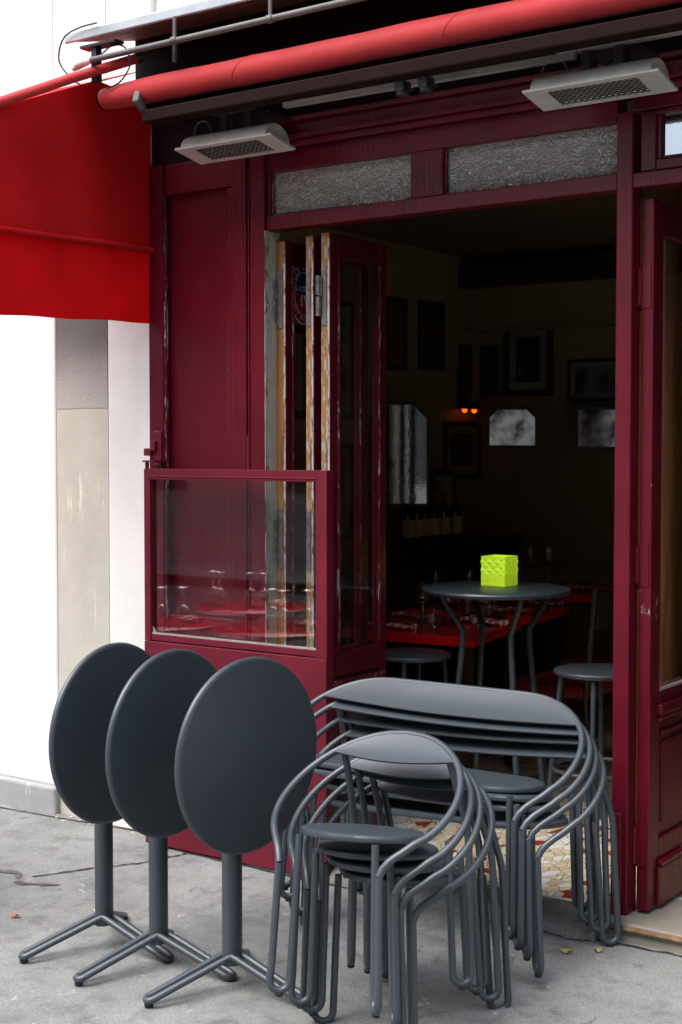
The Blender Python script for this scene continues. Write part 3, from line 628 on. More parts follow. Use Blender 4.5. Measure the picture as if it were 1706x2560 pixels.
cu = thing('side_awning', 'bright red open awning side curtain hanging from a sloping pole by the white wall', 'awning', (-2.03, -.4, 2.1))
def cx(y, z): return -2.03 + .011 * (math.sin((y + .42) * 7) + .35 * math.sin(y * 19 + z * 3)) * min(1, max(0, (3.0 - z)) / .6) + (.02 if y > -.4 else 0) * 0
def top(y):
    t = 3.165 + (y + .0) * .40
    if y > -.36: t = min(t, 3.05 + (y + .36) * (-.08))
    return t
ys = [-1.35 + 1.35 * k / 44 for k in range(45)]
def cloth(name, lo, hi, NZ, mat):
    grid = []
    for y in ys:
        z0_, z1_ = lo(y), hi(y)
        grid.append([(cx(y, z0_ + (z1_ - z0_) * j / NZ) + .0025 * math.sin(z0_ * 7 + j * .5 + y * 5), y - .004, z0_ + (z1_ - z0_) * j / NZ) for j in range(NZ + 1)])
    n1 = NZ + 1; tot = len(ys) * n1; fs = []
    vs = [p for r in grid for p in r] + [(p[0] + .002, p[1], p[2]) for r in grid for p in r]
    for i in range(len(ys) - 1):
        for j in range(NZ):
            a = i * n1 + j; fs.append((a, a + 1, a + n1 + 1, a + n1)); fs.append((tot + a, tot + a + n1, tot + a + n1 + 1, tot + a + 1))
    for j in range(NZ): fs += [(j, tot + j, tot + j + 1, j + 1), ((len(ys) - 1) * n1 + j, (len(ys) - 1) * n1 + j + 1, tot + (len(ys) - 1) * n1 + j + 1, tot + (len(ys) - 1) * n1 + j)]
    for i in range(len(ys) - 1): fs += [(i * n1, (i + 1) * n1, tot + (i + 1) * n1, tot + i * n1), (i * n1 + NZ, tot + i * n1 + NZ, tot + (i + 1) * n1 + NZ, (i + 1) * n1 + NZ)]
    b = MB(); b.add(vs, fs); return b.build(name, mat, cu, smooth='auto')
hem = lambda y: 2.424 + y * .012
cloth('side_curtain', hem, top, 20, 'dim_fabric')
cloth('valance', lambda y: 2.135 + y * .03 + .002 * math.sin(y * 17), lambda y: hem(y) - .001, 10, 'red_fabric')
b = MB(); b.rings([[(x, -1.40, 2.60), (x, -.5, 2.962), (x, -.06, 3.13), (x, -.06, 3.134), (x, -.5, 2.966), (x, -1.40, 2.604)] for x in (-2.5, -2.045)]); b.build('roof_fabric', 'dim_fabric', cu)
b = MB(); P_ = [(cx(y, 2.42) + .012, y, 2.424 + y * .012) for y in [-1.35 + .0675 * k for k in range(21)]]; b.tube(P_, .014, 12); b.build('hem_pocket', 'dim_fabric', cu, smooth='auto')
b = MB(); b.tube([(-2.05, -1.4, 2.61), (-2.022, -.79, 2.866), (-1.94, -.52, 2.995), (-1.80, -.30, 3.098)], .0185, 14); b.build('pole', 'roll_fabric', cu, smooth='auto')
b = MB(); b.tube([(-1.81, -.312, 3.092), (-1.765, -.27, 3.113)], .008, 10); b.tube([(-1.81, -.315, 3.091), (-1.798, -.297, 3.099)], .0205, 12); b.build('pole_tip', 'dark_metal', cu, smooth='auto')

cn = thing('shop_canopy', 'projecting wood boarded canopy with a zinc edge at the very top', 'canopy', (-.5, -.4, 3.1))
b = MB(); XL, XR, YF = -2.02, 3.4, -.45
for k in range(4):
    y0_, y1_ = YF - YF * k / 4, YF - YF * (k + 1) / 4 - .004
    z0_, z1_ = 3.155 + .11 * (y0_ - YF) / -YF, 3.155 + .11 * (y1_ - YF) / -YF
    b.rings([[(x, y0_, z0_), (x, y1_, z1_), (x, y1_, z1_ + .022), (x, y0_, z0_ + .022)] for x in (XL, XR)])
b.build('boards', 'boards', cn, bevel=.003)
b = MB(); b.rings([[(x, YF - .012, 3.152), (x, YF, 3.150), (x, YF, 3.180), (x, .0, 3.30), (x, .0, 3.308), (x, YF - .012, 3.186)] for x in (XL - .02, XR)]); b.build('zinc_edge', 'zinc', cn, bevel=.003)
b = MB(); b.box(-1.91, -1.885, -.45, -.42, 2.99, 3.12); b.box(-1.96, -1.78, -.46, -.41, 3.118, 3.128); b.build('bracket', 'dark_metal', cn)
b = MB(); b.box(-2.02, 2.4, -.10, -.002, 2.985, 3.25); b.build('housing', 'paint_dark', cn)
pi = thing('hanging_pipe', 'long grey metal pipe hanging below the canopy with one end wrapped in plastic', 'pipe', (-1.2, -.47, 3.08))
b = MB(); b.tube([(-1.93, -.47, 3.064), (3.3, -.47, 3.084)], .011, 12); b.build('pipe', 'grey_metal', pi, smooth='auto')
for x in (-1.475, -1.045, -.3):
    b = MB(); b.tube([(x, -.47, 3.065), (x, -.47, 3.15)], .007, 8); b.tube([(x - .012, -.47, 3.067), (x + .012, -.47, 3.067)], .0145, 10); b.build('hanger', 'grey_metal', pi, smooth='auto')
b = MB(); b.tube([(-1.985, -.47, 3.045), (-1.96, -.47, 3.058), (-1.93, -.47, 3.062), (-1.89, -.47, 3.064)], [.010, .018, .0165, .012], 9); b.build('plastic_wrap', 'plastic', pi, smooth='auto')
hp = MB(); hp.tube([(-1.52, -.42, 3.16), (-1.52, -.42, 3.01)], .009, 8); tag(hp.build('steel_hanger', 'dark_metal', smooth='auto'), 'short dark steel hanger rod dropping behind the grey pipe at the left', 'hanger')
c1 = MB(); c1.tube(catmull([(-1.86, -.47, 3.195), (-1.95, -.475, 3.19), (-2.03, -.475, 3.165), (-2.06, -.47, 3.09), (-2.01, -.46, 3.02), (-1.96, -.45, 2.985)], 8), .0032, 6); tag(c1.build('loop_cable', 'cable', smooth='auto'), 'thin black cable looping out past the canopy corner', 'cable')
c2 = MB(); c2.tube(catmull([(-1.94, -.465, 3.06), (-1.88, -.45, 3.075), (-1.82, -.43, 3.115), (-1.765, -.42, 3.10), (-1.75, -.41, 3.04), (-1.80, -.41, 2.985), (-1.86, -.42, 2.965)], 8), .0032, 6); tag(c2.build('loop_cable', 'cable', smooth='auto'), 'thin black cable curling from the wrapped pipe end behind the red pole', 'cable')

# ------------------------------------------------------------------ patio heaters
def heater(label, x0, zz, hook):
    t = thing('patio_heater', label, 'heater', (x0 + .225, -.23, zz), 'infrared heaters under the awning')
    L = .45
    def place(p):                                       # local (x along, v across from front edge, w up) tilted forward
        x, v, w_ = p; a = R(11)
        return (x0 + x, -.30 + v * math.cos(a) + w_ * math.sin(a), zz - v * math.sin(a) + w_ * math.cos(a))
    W = .15
    b = MB(); arcs = []
    for x in (.025, L - .025): arcs.append([place((x, W / 2 - .0745 * math.cos(R(180 * k / 16)), .0045 + .062 * math.sin(R(180 * k / 16)))) for k in range(17)])
    b.rings(arcs); b.build('housing', 'heater', t, smooth='auto', bevel=.004)
    b = MB()
    fr = [(0, L, 0, .022), (0, L, W - .022, W), (0, .075, .022, W - .022), (L - .075, L, .022, W - .022)]
    for xa_, xb_, va, vb in fr: b.add([place((x, v, w_)) for w_ in (-.004, .004) for x, v in ((xa_, va), (xb_, va), (xb_, vb), (xa_, vb))], [(3, 2, 1, 0), (4, 5, 6, 7), (0, 1, 5, 4), (1, 2, 6, 5), (2, 3, 7, 6), (3, 0, 4, 7)])
    b.build('face_plate', 'heater', t)
    b = MB(); b.rings([[place((x, .022 + (W - .044) * k / 8, .003 + .04 * math.sin(math.pi * k / 8))) for k in range(9)] + [place((x, .022 + (W - .044) * k / 8, .006 + .044 * math.sin(math.pi * k / 8))) for k in range(8, -1, -1)] for x in (.075, L - .075)]); b.build('reflector', 'chrome', t)
    b = MB(); b.tube([place((.08, W / 2, .016)), place((L - .08, W / 2, .016))], .007, 8); b.build('heating_tube', 'grey_metal', t)
    b = MB(); va, vb = .022, W - .022; x = .075 - (vb - va)
    while x < L - .075:
        for sgn in (1, -1):
            p = [(x, va), (x + (vb - va), vb)] if sgn > 0 else [(x, vb), (x + (vb - va), va)]
            (xa_, va_), (xb_, vb_) = p
            c0 = max(0, (.075 - xa_) / (xb_ - xa_)); c1_ = min(1, (L - .075 - xa_) / (xb_ - xa_))
            if c1_ > c0 + .05: b.tube([place((xa_ + (xb_ - xa_) * c, va_ + (vb_ - va_) * c, -.001)) for c in (c0, c1_)], .002, 4)
        x += .021
    b.build('grille', 'dark_metal', t)
    b = MB()
    for x in (.17, .28):
        a, c = place((x, .05, .06)), place((x, .09, .06)); b.box(x0 + x, x0 + x + .03, a[1], a[1] + .004, a[2] - .012, hook); b.box(x0 + x, x0 + x + .03, a[1] + .05, a[1] + .054, a[2] - .012, hook - .02)
    b.box(x0 + .14, x0 + .34, -.245, -.15, hook - .004, hook); b.box(x0 + .15, x0 + .33, -.16, .01, hook, hook + .01)
    b.tube([(x0 + .24, -.22, hook - .05), (x0 + .32, -.22, hook - .02)], .006, 6); b.lathe([(.009, 0), (.009, .006)], (x0 + .2, -.24, hook - .02), 8, (0, -1, 0)); b.build('bracket', 'dark_metal', t)
    b = MB(); e = Vector(place((.09, .06, .06))); b.tube(catmull([e + Vector((.03, 0, -.01)), e + Vector((.03, 0, .02)), e + Vector((0, .0, .055)), e + Vector((-.05, .01, .05)), e + Vector((-.075, .02, -.01)), e + Vector((-.06, .05, -.06))], 6), .004, 6)
    b.build('cable', 'grey_metal', t, smooth='auto')
    return t
heater('grey white infrared heater over the hinged wall panel, the smaller of the two seen', -1.632, 2.735, 2.85)
heater('grey white infrared heater with a shining grille over the right transom pane', -.183, 2.735, 2.85)

# ------------------------------------------------------------------ folded round tables
def flip_table(label, cxy, yaw_feet, nyaw, zc=.715, off=0.):
    x, y = cxy; t = thing('flip_top_table', label, 'table', (x, y, 0), 'folded round tables on the pavement')
    n = Vector((math.cos(nyaw), math.sin(nyaw), 0)); c = Vector((x, y, zc)) + n * (.036 + off)
    b = MB(); b.lathe([(.20, .0), (.282, .0), (.288, .004), (.290, .010), (.288, .016), (.283, .0195), (.275, .021), (.0001, .0212)], c, 96, n, cap1=False); b.build('tabletop', 'charcoal', t, smooth='auto')
    b = MB(); d = Vector((-n.y, n.x, 0)); e = Vector((0, 0, 1)); q = c - n * .012
    b.add([q + d * sx * .06 + e * sz * .05 + n * sn for sn in (-.008 - off, .012) for sx, sz in ((-1, -1), (1, -1), (1, 1), (-1, 1))], [(3, 2, 1, 0), (4, 5, 6, 7), (0, 1, 5, 4), (1, 2, 6, 5), (2, 3, 7, 6), (3, 0, 4, 7)]); b.build('tilt_plate', 'charcoal', t, bevel=.003)
    b = MB()
    def ell(z, s=1.): return [Vector((x, y, z)) + (d * math.cos(2 * math.pi * k / 28) * .034 + n * math.sin(2 * math.pi * k / 28) * .026) * s for k in range(28)]
    b.rings([ell(.085), ell(.09), ell(zc + .01), ell(zc + .014, .9)]); b.build('column', 'charcoal', t, smooth='auto')
    for k in range(3):
        a = yaw_feet + 2 * math.pi * k / 3; u = Vector((math.cos(a), math.sin(a), 0)); wv = Vector((-u.y, u.x, 0)); P = []
        rr, hw = .0105, .0165
        s0, s1 = .012, .272 - hw
        z = lambda s: .118 - (s / .272) * .096
        o = Vector((x, y, 0))
        P.append(o + u * s0 + wv * hw * 1.3 + e * z(s0))
        P.append(o + u * .03 + wv * hw * 1.15 + e * z(.03))
        P.append(o + u * s1 + wv * hw + e * z(s1))
        for j in range(1, 8): P.append(o + u * (s1 + hw * math.sin(math.pi * j / 8)) + wv * hw * math.cos(math.pi * j / 8) + e * z(s1 + hw * math.sin(math.pi * j / 8)))
        P.append(o + u * s1 - wv * hw + e * z(s1)); P.append(o + u * .03 - wv * hw * 1.15 + e * z(.03)); P.append(o + u * s0 - wv * hw * 1.3 + e * z(s0))
        b = MB(); b.tube(P, rr, 12); lg = b.build('leg', 'charcoal', t, smooth='auto')
        f = o + u * (s1 + hw * .6); b = MB(); b.lathe([(.011, .001), (.013, .004), (.013, .012), (.01, .018)], (f.x, f.y, 0), 12); b.build('foot_glide', 'rubber', lg, smooth='auto')
    return t
def fa(c, f): return math.atan2(f[1] - c[1], f[0] - c[0])
flip_table('charcoal flip top table folded upright, leftmost, in front of the white wall', (-1.318, -1.003), fa((-1.318, -1.003), (-1.447, -1.258)), R(3))
flip_table('charcoal flip top table folded upright in the middle of the three', (-1.055, -1.028), fa((-1.055, -1.028), (-1.157, -1.275)), R(1), .72, .014)
flip_table('charcoal flip top table folded upright, nearest and beside the stacked armchairs', (-.748, -1.037), fa((-.748, -1.037), (-.868, -1.276)), R(-6), .725, .028)

# ------------------------------------------------------------------ stacked armchairs and benches
CH = dict(a=.2751, b=.2027, yc=.0113, z0=.5229, k=.773, k2=.0155, psi0=.6513, fx=.1565, ff=.1544, rx=.1875, fr=.2222, w=.0271, lean=.0184, hs=.4306, rs=.1723, st=.0716, L=0., bz=.3541)
BE = dict(a=.2895, b=.2078, yc=.0138, z0=.5215, k=.7722, k2=-.0035, psi0=.5859, fx=.1719, ff=.1643, rx=.2151, fr=.2357, w=.0271, lean=.0184, hs=.4246, rs=.1738, st=.0716, L=.2552, bz=.3553)
CHP = [[-0.2024, -1.1513, 0.1499, -0.1033, -0.0488, 0.0002], [-0.2356, -1.013, 0.0736, -0.0554, -0.0462, 0.0055], [-0.2207, -0.9747, 0.0401, -0.0189, -0.0364, -0.0672], [-0.2126, -0.9332, -0.0033, -0.0262, -0.0326, -0.0597]]
BEP = [[-0.5016, -0.3805, 0.1475, -0.0389, -0.0042, 0.0069], [-0.4691, -0.4042, 0.12, -0.0713, -0.0105, 0.0142], [-0.442, -0.3815, 0.0801, -0.0638, -0.0343, -0.0064], [-0.4143, -0.3578, 0.0285, -0.0401, -0.0438, -0.0112]]
TR = .0105
def tube_seat(name, label, cat, group, s):
    t = thing(name, label, cat, (0, 0, 0), group); L = s['L']
    def hoop(p):
        c, sn = math.cos(p), math.sin(p)
        return Vector((s['a'] * c + (L if c > 1e-6 else -L if c < -1e-6 else 0), s['yc'] + s['b'] * sn, s['z0'] + s['k'] * s['b'] * sn + s['k2'] * (sn * sn - .5)))
    legs = {}
    tops = {}
    for sd in (-1, 1):
        for fr in (0, 1):
            dx, dy = (s['fx'], -s['ff']) if not fr else (s['rx'], s['fr'])
            d = Vector((sd * dx, dy, 0)).normalized(); base = Vector((sd * (dx + L), dy, 0))
            fo, fi = base + d * s['w'], base - d * s['w']; hz = s['w'] + TR + .004
            it = fi - d * s['lean']; it.z = s['hs'] - .012 - s['st'] * it.y
            up = []
            if not fr:
                tp = fo - d * s['lean']; tp.z = s['bz']; tops[sd] = (fo, tp)
                up = [tp, tp * .5 + fo * .5 + Vector((0, 0, hz * .5)) if 0 else fo.lerp(tp, .5), fo.lerp(tp, .25)]
            else:
                ps = R(50) if L == 0 else R(46); h = hoop(ps if sd > 0 else math.pi - ps) + Vector((0, -.012, -.012)); m = fo - d * s['lean'] * .8; m.z = s['hs'] - .02
                up = catmull([h, m.lerp(h, .45) + Vector((0, .006, 0)), m, fo.lerp(m, .6)], 5)[:-1] + [fo.lerp(m, .6)]
            P = list(up)
            for j in range(9):
                a = math.pi * j / 8; P.append(base + d * s['w'] * math.cos(a) + Vector((0, 0, hz - s['w'] * math.sin(a))))
            P += [fi.lerp(it, .5) + Vector((0, 0, .02)), fi.lerp(it, .93), it]
            b = MB(); b.tube(P, TR, 12); lg = b.build('leg', 'charcoal', t, smooth='auto')
            b = MB(); b.lathe([(.008, -.001), (.011, .002), (.011, .012), (.009, .016)], base, 12); b.build('foot_glide', 'rubber', lg, smooth='auto')
    ps = [-s['psi0'] + (math.pi / 2 + s['psi0']) * k / 9 for k in range(10)]
    Rr = [hoop(p) for p in ps]; Rr[-1].x = L
    fo, tp = tops[1]
    right = catmull([fo.lerp(tp, .5), tp] + Rr, 5)[5:]
    left = [Vector((-p.x, p.y, p.z)) for p in right][::-1]
    b = MB(); b.tube(right + (left[1:] if L == 0 else left), TR, 12); b.build('arm_hoop', 'charcoal', t, smooth='auto')
    # backrest: sheet filling the top of the hoop down to a sagging chord
    pa = R(40) if L == 0 else R(33); K = 26; up_, lo_ = [], []
    e0, e1 = hoop(pa), hoop(math.pi - pa)
    for k in range(K + 1):
        f = k / K
        if L == 0: u = hoop(pa + (math.pi - 2 * pa) * f)
        else:
            if f < .3: u = hoop(pa + (math.pi / 2 - pa - 1e-5) * f / .3)
            elif f > .7: u = hoop(math.pi / 2 + 1e-5 + (math.pi / 2 - pa - 1e-5) * (f - .7) / .3)
            else:
                u = hoop(math.pi / 2); u.x = L - 2 * L * (f - .3) / .4
        fx = (u.x - e0.x) / (e1.x - e0.x); lw = e0.lerp(e1, fx); sag = math.sin(math.pi * fx); lw += Vector((0, -.012 * sag, -.014 * sag)); up_.append(u); lo_.append(lw)
    nrm = Vector((0, -s['k'], 1)).normalized(); rows = 6; vs = []; fs = []
    for sgn in (1, -1):
        for j in range(rows + 1):
            for k in range(K + 1):
                p = up_[k].lerp(lo_[k], j / rows); bow = math.sin(math.pi * (k / K)) * math.sin(math.pi * j / rows) * .006
                vs.append(p + nrm * (sgn * .003 + .0055 - bow))
    c_ = K + 1; h = (rows + 1) * c_
    for j in range(rows):
        for k in range(K):
            a = j * c_ + k; fs += [(a, a + 1, a + c_ + 1, a + c_), (h + a, h + a + c_, h + a + c_ + 1, h + a + 1)]
    for k in range(K): a = rows * c_ + k; fs += [(a, a + 1, h + a + 1, h + a), (k, h + k, h + k + 1, k + 1)]
    b = MB(); b.add(vs, fs); b.build('backrest', 'charcoal', t, smooth='auto')
    # seat: thin round (or stadium) plate with a rolled rim, sloping backwards
    prof = [(-.03, -.010), (-.008, -.010), (-.002, -.007), (0, .0), (-.002, .006), (-.008, .010), (-.02, .0112), (-.06, .0105), (-.12, .010)]
    rg = []
    for o_, z in prof:
        ring = []
        for k in range(64):
            a = 2 * math.pi * (k + .5) / 64; x = (s['rs'] + o_) * math.cos(a); x += L if x > 0 else -L; y = (s['rs'] + o_) * math.sin(a)
            ring.append((x, y, s['hs'] + .0 + z - s['st'] * y))
        rg.append(ring)
    b = MB(); b.rings(rg); b.build('seat', 'charcoal', t, smooth='auto')
    return t
def pose(o, q): o.location = q[:3]; o.rotation_euler = q[3:]
c0 = tube_seat('metal_armchair', 'x', 'chair', 'stacked charcoal armchairs', CH)
lab = ['topmost charcoal tubular armchair of the small stack nearest the camera', 'second armchair from the top of the small charcoal stack', 'third armchair from the top, just above the lowest of the small stack', 'lowest armchair of the small charcoal stack, its feet on the pavement']
for i, q in enumerate(CHP):
    o = c0 if i == 0 else copy_tree(c0); o['label'] = lab[i]
for i, o in enumerate([x for x in col.objects if x.name.startswith('metal_armchair')]): pose(o, CHP[i])
b0 = tube_seat('metal_bench', 'x', 'bench', 'stacked charcoal two seat benches', BE)
lab = ['topmost charcoal two seat bench of the wide stack before the open window', 'second two seat bench from the top of the wide stack', 'third two seat bench from the top, just above the lowest of the wide stack', 'lowest two seat bench of the wide stack, standing at the sill']
for i, q in enumerate(BEP):
    o = b0 if i == 0 else copy_tree(b0); o['label'] = lab[i]
for i, o in enumerate([x for x in col.objects if x.name.startswith('metal_bench')]): pose(o, BEP[i])

# ------------------------------------------------------------------ inside: bar table, stools, lantern
TX, TY, TZ = -.924, .872, 1.056
bt = thing('bar_table', 'tall round charcoal bar table with bent legs just inside the open window', 'table', (TX, TY, .1))
b = MB(); b.lathe([(.25, -.018), (.298, -.018), (.305, -.012), (.307, -.004), (.304, .002), (.296, .005), (.0001, .006)], (TX, TY, TZ - .004), 80, cap1=False); b.build('tabletop', 'charcoal', bt, smooth='auto')
for k in range(4):
    a = R(45 + 90 * k + 8); u = Vector((math.cos(a), math.sin(a), 0)); o = Vector((TX, TY, 0)); e = Vector((0, 0, 1))
    b = MB(); b.tube(catmull([o + u * .245 + e * (TZ - .02), o + u * .225 + e * (TZ - .06), o + u * .165 + e * (TZ - .15), o + u * .150 + e * (TZ - .21), o + u * .175 + e * .6, o + u * .225 + e * .11], 7), .0125, 12); b.build('leg', 'charcoal', bt, smooth='auto')
b = MB(); b.tube([(TX + .19 * math.cos(2 * math.pi * k / 40), TY + .19 * math.sin(2 * math.pi * k / 40), .42) for k in range(40)], .008, 8, closed=True); b.build('foot_ring', 'charcoal', bt, smooth='auto')
def stool(label, x, y):
    t = thing('bar_stool', label, 'stool', (x, y, .1), 'round charcoal bar stools'); z = .75
    b = MB(); b.lathe([(.13, -.016), (.166, -.016), (.171, -.010), (.172, -.003), (.169, .002), (.16, .005), (.0001, .004)], (x, y, z), 64, cap1=False); b.build('seat', 'charcoal', t, smooth='auto')
    for k in range(4):
        a = R(20 + 90 * k); u = Vector((math.cos(a), math.sin(a), 0)); o = Vector((x, y, 0)); b = MB(); b.tube([o + u * .14 + Vector((0, 0, z - .014)), o + u * .17 + Vector((0, 0, .45)), o + u * .2 + Vector((0, 0, .11))], .0105, 10); b.build('leg', 'charcoal', t, smooth='auto')
    b = MB(); b.tube([(x + .178 * math.cos(2 * math.pi * k / 40), y + .178 * math.sin(2 * math.pi * k / 40), .36) for k in range(40)], .008, 8, closed=True); b.build('foot_ring', 'charcoal', t, smooth='auto')
    return t
stool('round charcoal stool left of the bar table, before the red table', -1.327, .852)
stool('round charcoal stool right of the bar table, half hidden by the pillar', -.478, .893)
# lime lantern: quilted studs on the upper two thirds of each side, candle inside
LX, LY, LZ, S, H = -.957, .955, 1.0585, .112, .122
ln = thing('candle_lantern', 'lime green square lantern with quilted sides on the bar table', 'lantern', (LX, LY, LZ))
b = MB(); hs = S / 2; th = .006
for sx, sy in ((0, -1), (1, 0), (0, 1), (-1, 0)):
    n = Vector((sx, sy, 0)); u = Vector((-sy, sx, 0)); o = Vector((LX, LY, LZ))
    P = lambda s_, z_, d_: o + n * (hs + d_) + u * s_ + Vector((0, 0, z_))
    b.add([P(-hs, 0, 0), P(hs, 0, 0), P(hs, H * .38, 0), P(-hs, H * .38, 0), P(-hs, 0, -th), P(hs, 0, -th), P(hs, H * .38, -th), P(-hs, H * .38, -th)], [(0, 1, 2, 3), (7, 6, 5, 4), (0, 4, 5, 1), (3, 2, 6, 7)])
    b.add([P(-hs, H * .94, 0), P(hs, H * .94, 0), P(hs, H, 0), P(-hs, H, 0), P(-hs, H * .94, -th), P(hs, H * .94, -th), P(hs, H, -th), P(-hs, H, -th)], [(0, 1, 2, 3), (7, 6, 5, 4), (3, 2, 6, 7)])
    nx, nz = 3, 2; z0_, z1_ = H * .38, H * .94; dw, dh = 2 * hs / nx, (z1_ - z0_) / nz
    for i in range(nx):
        for j in range(nz):
            x0_, y0_ = -hs + i * dw, z0_ + j * dh; cxx, cyy = x0_ + dw / 2, y0_ + dh / 2
            for (ax, az), (bx, bz), (mx, mz) in (((x0_, y0_), (x0_ + dw, y0_), (cxx, y0_)), ((x0_ + dw, y0_), (x0_ + dw, y0_ + dh), (x0_ + dw, cyy)), ((x0_ + dw, y0_ + dh), (x0_, y0_ + dh), (cxx, y0_ + dh)), ((x0_, y0_ + dh), (x0_, y0_), (x0_, cyy))):
                # cushion quarter: high at the cell edge middle, pinched along the diagonals
                b.add([P(ax, az, -.004), P(bx, bz, -.004), P(cxx, cyy, -.0045), P(mx, mz, .0035), P((mx + cxx) / 2, (mz + cyy) / 2, .002)], [(0, 3, 4), (0, 4, 2), (3, 1, 4), (1, 2, 4)])
    b.add([P(-hs + .001, z0_, -th), P(hs - .001, z0_, -th), P(hs - .001, z1_, -th), P(-hs + .001, z1_, -th)], [(0, 1, 2, 3)])
b.box(LX - hs + .002, LX + hs - .002, LY - hs + .002, LY + hs - .002, LZ, LZ + .004); b.build('shell', 'lime', ln)
b = MB()
for q in (-.028, -.02): b.lathe([(.0016, 0), (.0016, .0007)], (LX - hs - .0005, LY + q + .02, LZ + .018), 8, (-1, 0, 0)); b.lathe([(.0016, 0), (.0016, .0007)], (LX + q, LY - hs - .0001, LZ + .02), 8, (0, -1, 0))
b.build('vent_hole', 'black', ln)
b = MB(); b.lathe([(.02, 0), (.02, .03), (.0005, .031)], (LX, LY, LZ + .005), 16); cd = b.build('candle', 'label', ln, smooth='auto')
b = MB(); b.lathe([(.0005, 0), (.005, .008), (.003, .018), (.0004, .026)], (LX, LY, LZ + .038), 8); b.build('flame', 'candle', cd, smooth='auto')

# red dining tables and what is laid on them
def red_table(label, poly, z):
    t = thing('dining_table', label, 'table', (sum(p[0] for p in poly) / 4, sum(p[1] for p in poly) / 4, .1), 'red lacquered dining tables')
    b = MB(); b.prism([(x, y, z - .045) for x, y in poly], (0, 0, .045)); b.build('tabletop', 'red_lacquer', t, bevel=.003)
    c = Vector((sum(p[0] for p in poly) / 4, sum(p[1] for p in poly) / 4, 0))
    for x, y in poly:
        p = Vector((x, y, 0)).lerp(c, .12); b = MB(); b.box(p.x - .02, p.x + .02, p.y - .02, p.y + .02, .1, z - .045); b.build('leg', 'dark_wood', t)
    return t
ZT = .80
red_table('red lacquered dining table laid for lunch, nearest behind the bar table', [(-1.178, 1.123), (-1.31, 1.80), (-2.05, 1.76), (-1.90, 1.075)], ZT)
red_table('red lacquered dining table standing second in the row, behind the nearest one', [(-1.345, 1.98), (-1.44, 2.58), (-2.15, 2.54), (-2.06, 1.93)], ZT)
red_table('dim red dining table far back in the corner of the room', [(-1.46, 2.95), (-1.46, 3.66), (-2.2, 3.62), (-2.2, 2.9)], ZT + .02)
def wine_profile(h=.19, r=.036, up=True):
    return [(.031, 0), (.031, .002), (.012, .006), (.004, .012), (.0035, h * .42), (.006, h * .45), (r * .75, h * .54), (r, h * .68), (r * .93, h * .86), (r * .8, h), (r * .77, h), (r * .9, h * .86), (r * .96, h * .68), (r * .7, h * .55), (.0005, h * .47)]
def glassware(kind, label, x, y, z, inverted=False, group='glasses laid on the red tables', h=.19, r=.036):
    b = MB()
    if kind == 'wine_glass': prof = wine_profile(h, r)
    else: prof = [(.02, 0), (.026, .003), (.034, .02), (.0385, .05), (.0385, .1), (.0365, .1), (.0365, .05), (.031, .022), (.0005, .012)]
    if inverted:
        hh = max(p[1] for p in prof); prof = [(a, hh - c) for a, c in prof]
    b.lathe(prof, (x, y, z + .001), 28, cap1=False, cap0=not inverted)
    return tag(b.build(kind, 'ware', smooth='auto'), label, kind.replace('_', ' '), group)
glassware('tumbler', 'clear round tumbler nearest the front edge of the red table', -1.515, 1.33, ZT)
glassware('wine_glass', 'stemmed wine glass close behind the nearest tumbler on the red table', -1.50, 1.44, ZT)
glassware('wine_glass', 'stemmed wine glass left of the nearest tumbler, under the bar table edge', -1.66, 1.47, ZT)
glassware('tumbler', 'clear tumbler behind the left bent legs of the bar table', -1.57, 1.735, ZT)
glassware('tumbler', 'clear tumbler between the two left bent legs, set further back', -1.45, 1.70, ZT)
glassware('tumbler', 'clear tumbler by itself near the right edge of the nearest red table', -1.33, 1.42, ZT)
glassware('wine_glass', 'wine glass just left of the lime lantern, on the second red table', -1.83, 2.2, ZT)
glassware('wine_glass', 'wine glass showing over the bar table edge at the left, on the second red table', -1.95, 2.05, ZT)
glassware('wine_glass', 'wine glass just right of the lime lantern, on the second red table', -1.70, 2.42, ZT, h=.23)
glassware('wine_glass', 'tall wine glass right of the lantern, left one of the far pair', -2.03, 3.25, ZT + .02, h=.23)
glassware('wine_glass', 'tall wine glass right of the lantern, right one of the far pair', -1.95, 3.33, ZT + .02, h=.23)
glassware('wine_glass', 'dim wine glass on the far red table, close to the pillar', -1.56, 3.45, ZT + .02, h=.23)
def napkin(label, x, y, z, ang, L=.2, W=.075):
    b = MB(); rings_ = []
    for k in range(9):
        t_ = k / 8 - .5; hgt = .022 + .006 * math.sin(k * 1.7); ww = W / 2 * (1 + .12 * math.sin(k * 2.3))
        rings_.append([(x + (t_ * L) * math.cos(ang) - (ww * math.cos(a)) * math.sin(ang), y + (t_ * L) * math.sin(ang) + (ww * math.cos(a)) * math.cos(ang), z + .0015 + max(0, hgt / 2 + hgt / 2 * math.sin(a))) for a in [2 * math.pi * j / 14 for j in range(14)]])
    b.rings(rings_); o = b.build('napkin', 'gingham', smooth='auto'); return tag(o, label, 'napkin', 'red and white gingham napkins')
napkin('rolled gingham napkin at the near left corner of the red table', -1.66, 1.20, ZT, R(4), .24)
napkin('rolled gingham napkin at the left bar table legs, beside the black knife', -1.40, 1.60, ZT, R(-12), .25)
napkin('rolled gingham napkin lying behind the nearest tumbler', -1.80, 1.60, ZT, R(-8), .22)
napkin('rolled gingham napkin seen between the right legs of the bar table', -1.54, 2.10, ZT, R(8), .22)
napkin('gingham napkin under the lantern side of the bar table, far end', -1.86, 2.33, ZT, R(4), .22)
napkin('gingham napkin right of the bar table legs, at the second red table edge', -1.55, 2.5, ZT, R(6), .2)
napkin('dim gingham napkin on the far corner table', -1.62, 3.22, ZT + .02, R(4), .3)
kn = thing('table_knife', 'table knife with a black handle on a gingham napkin', 'knife', (-1.35, 1.62, ZT + .03))
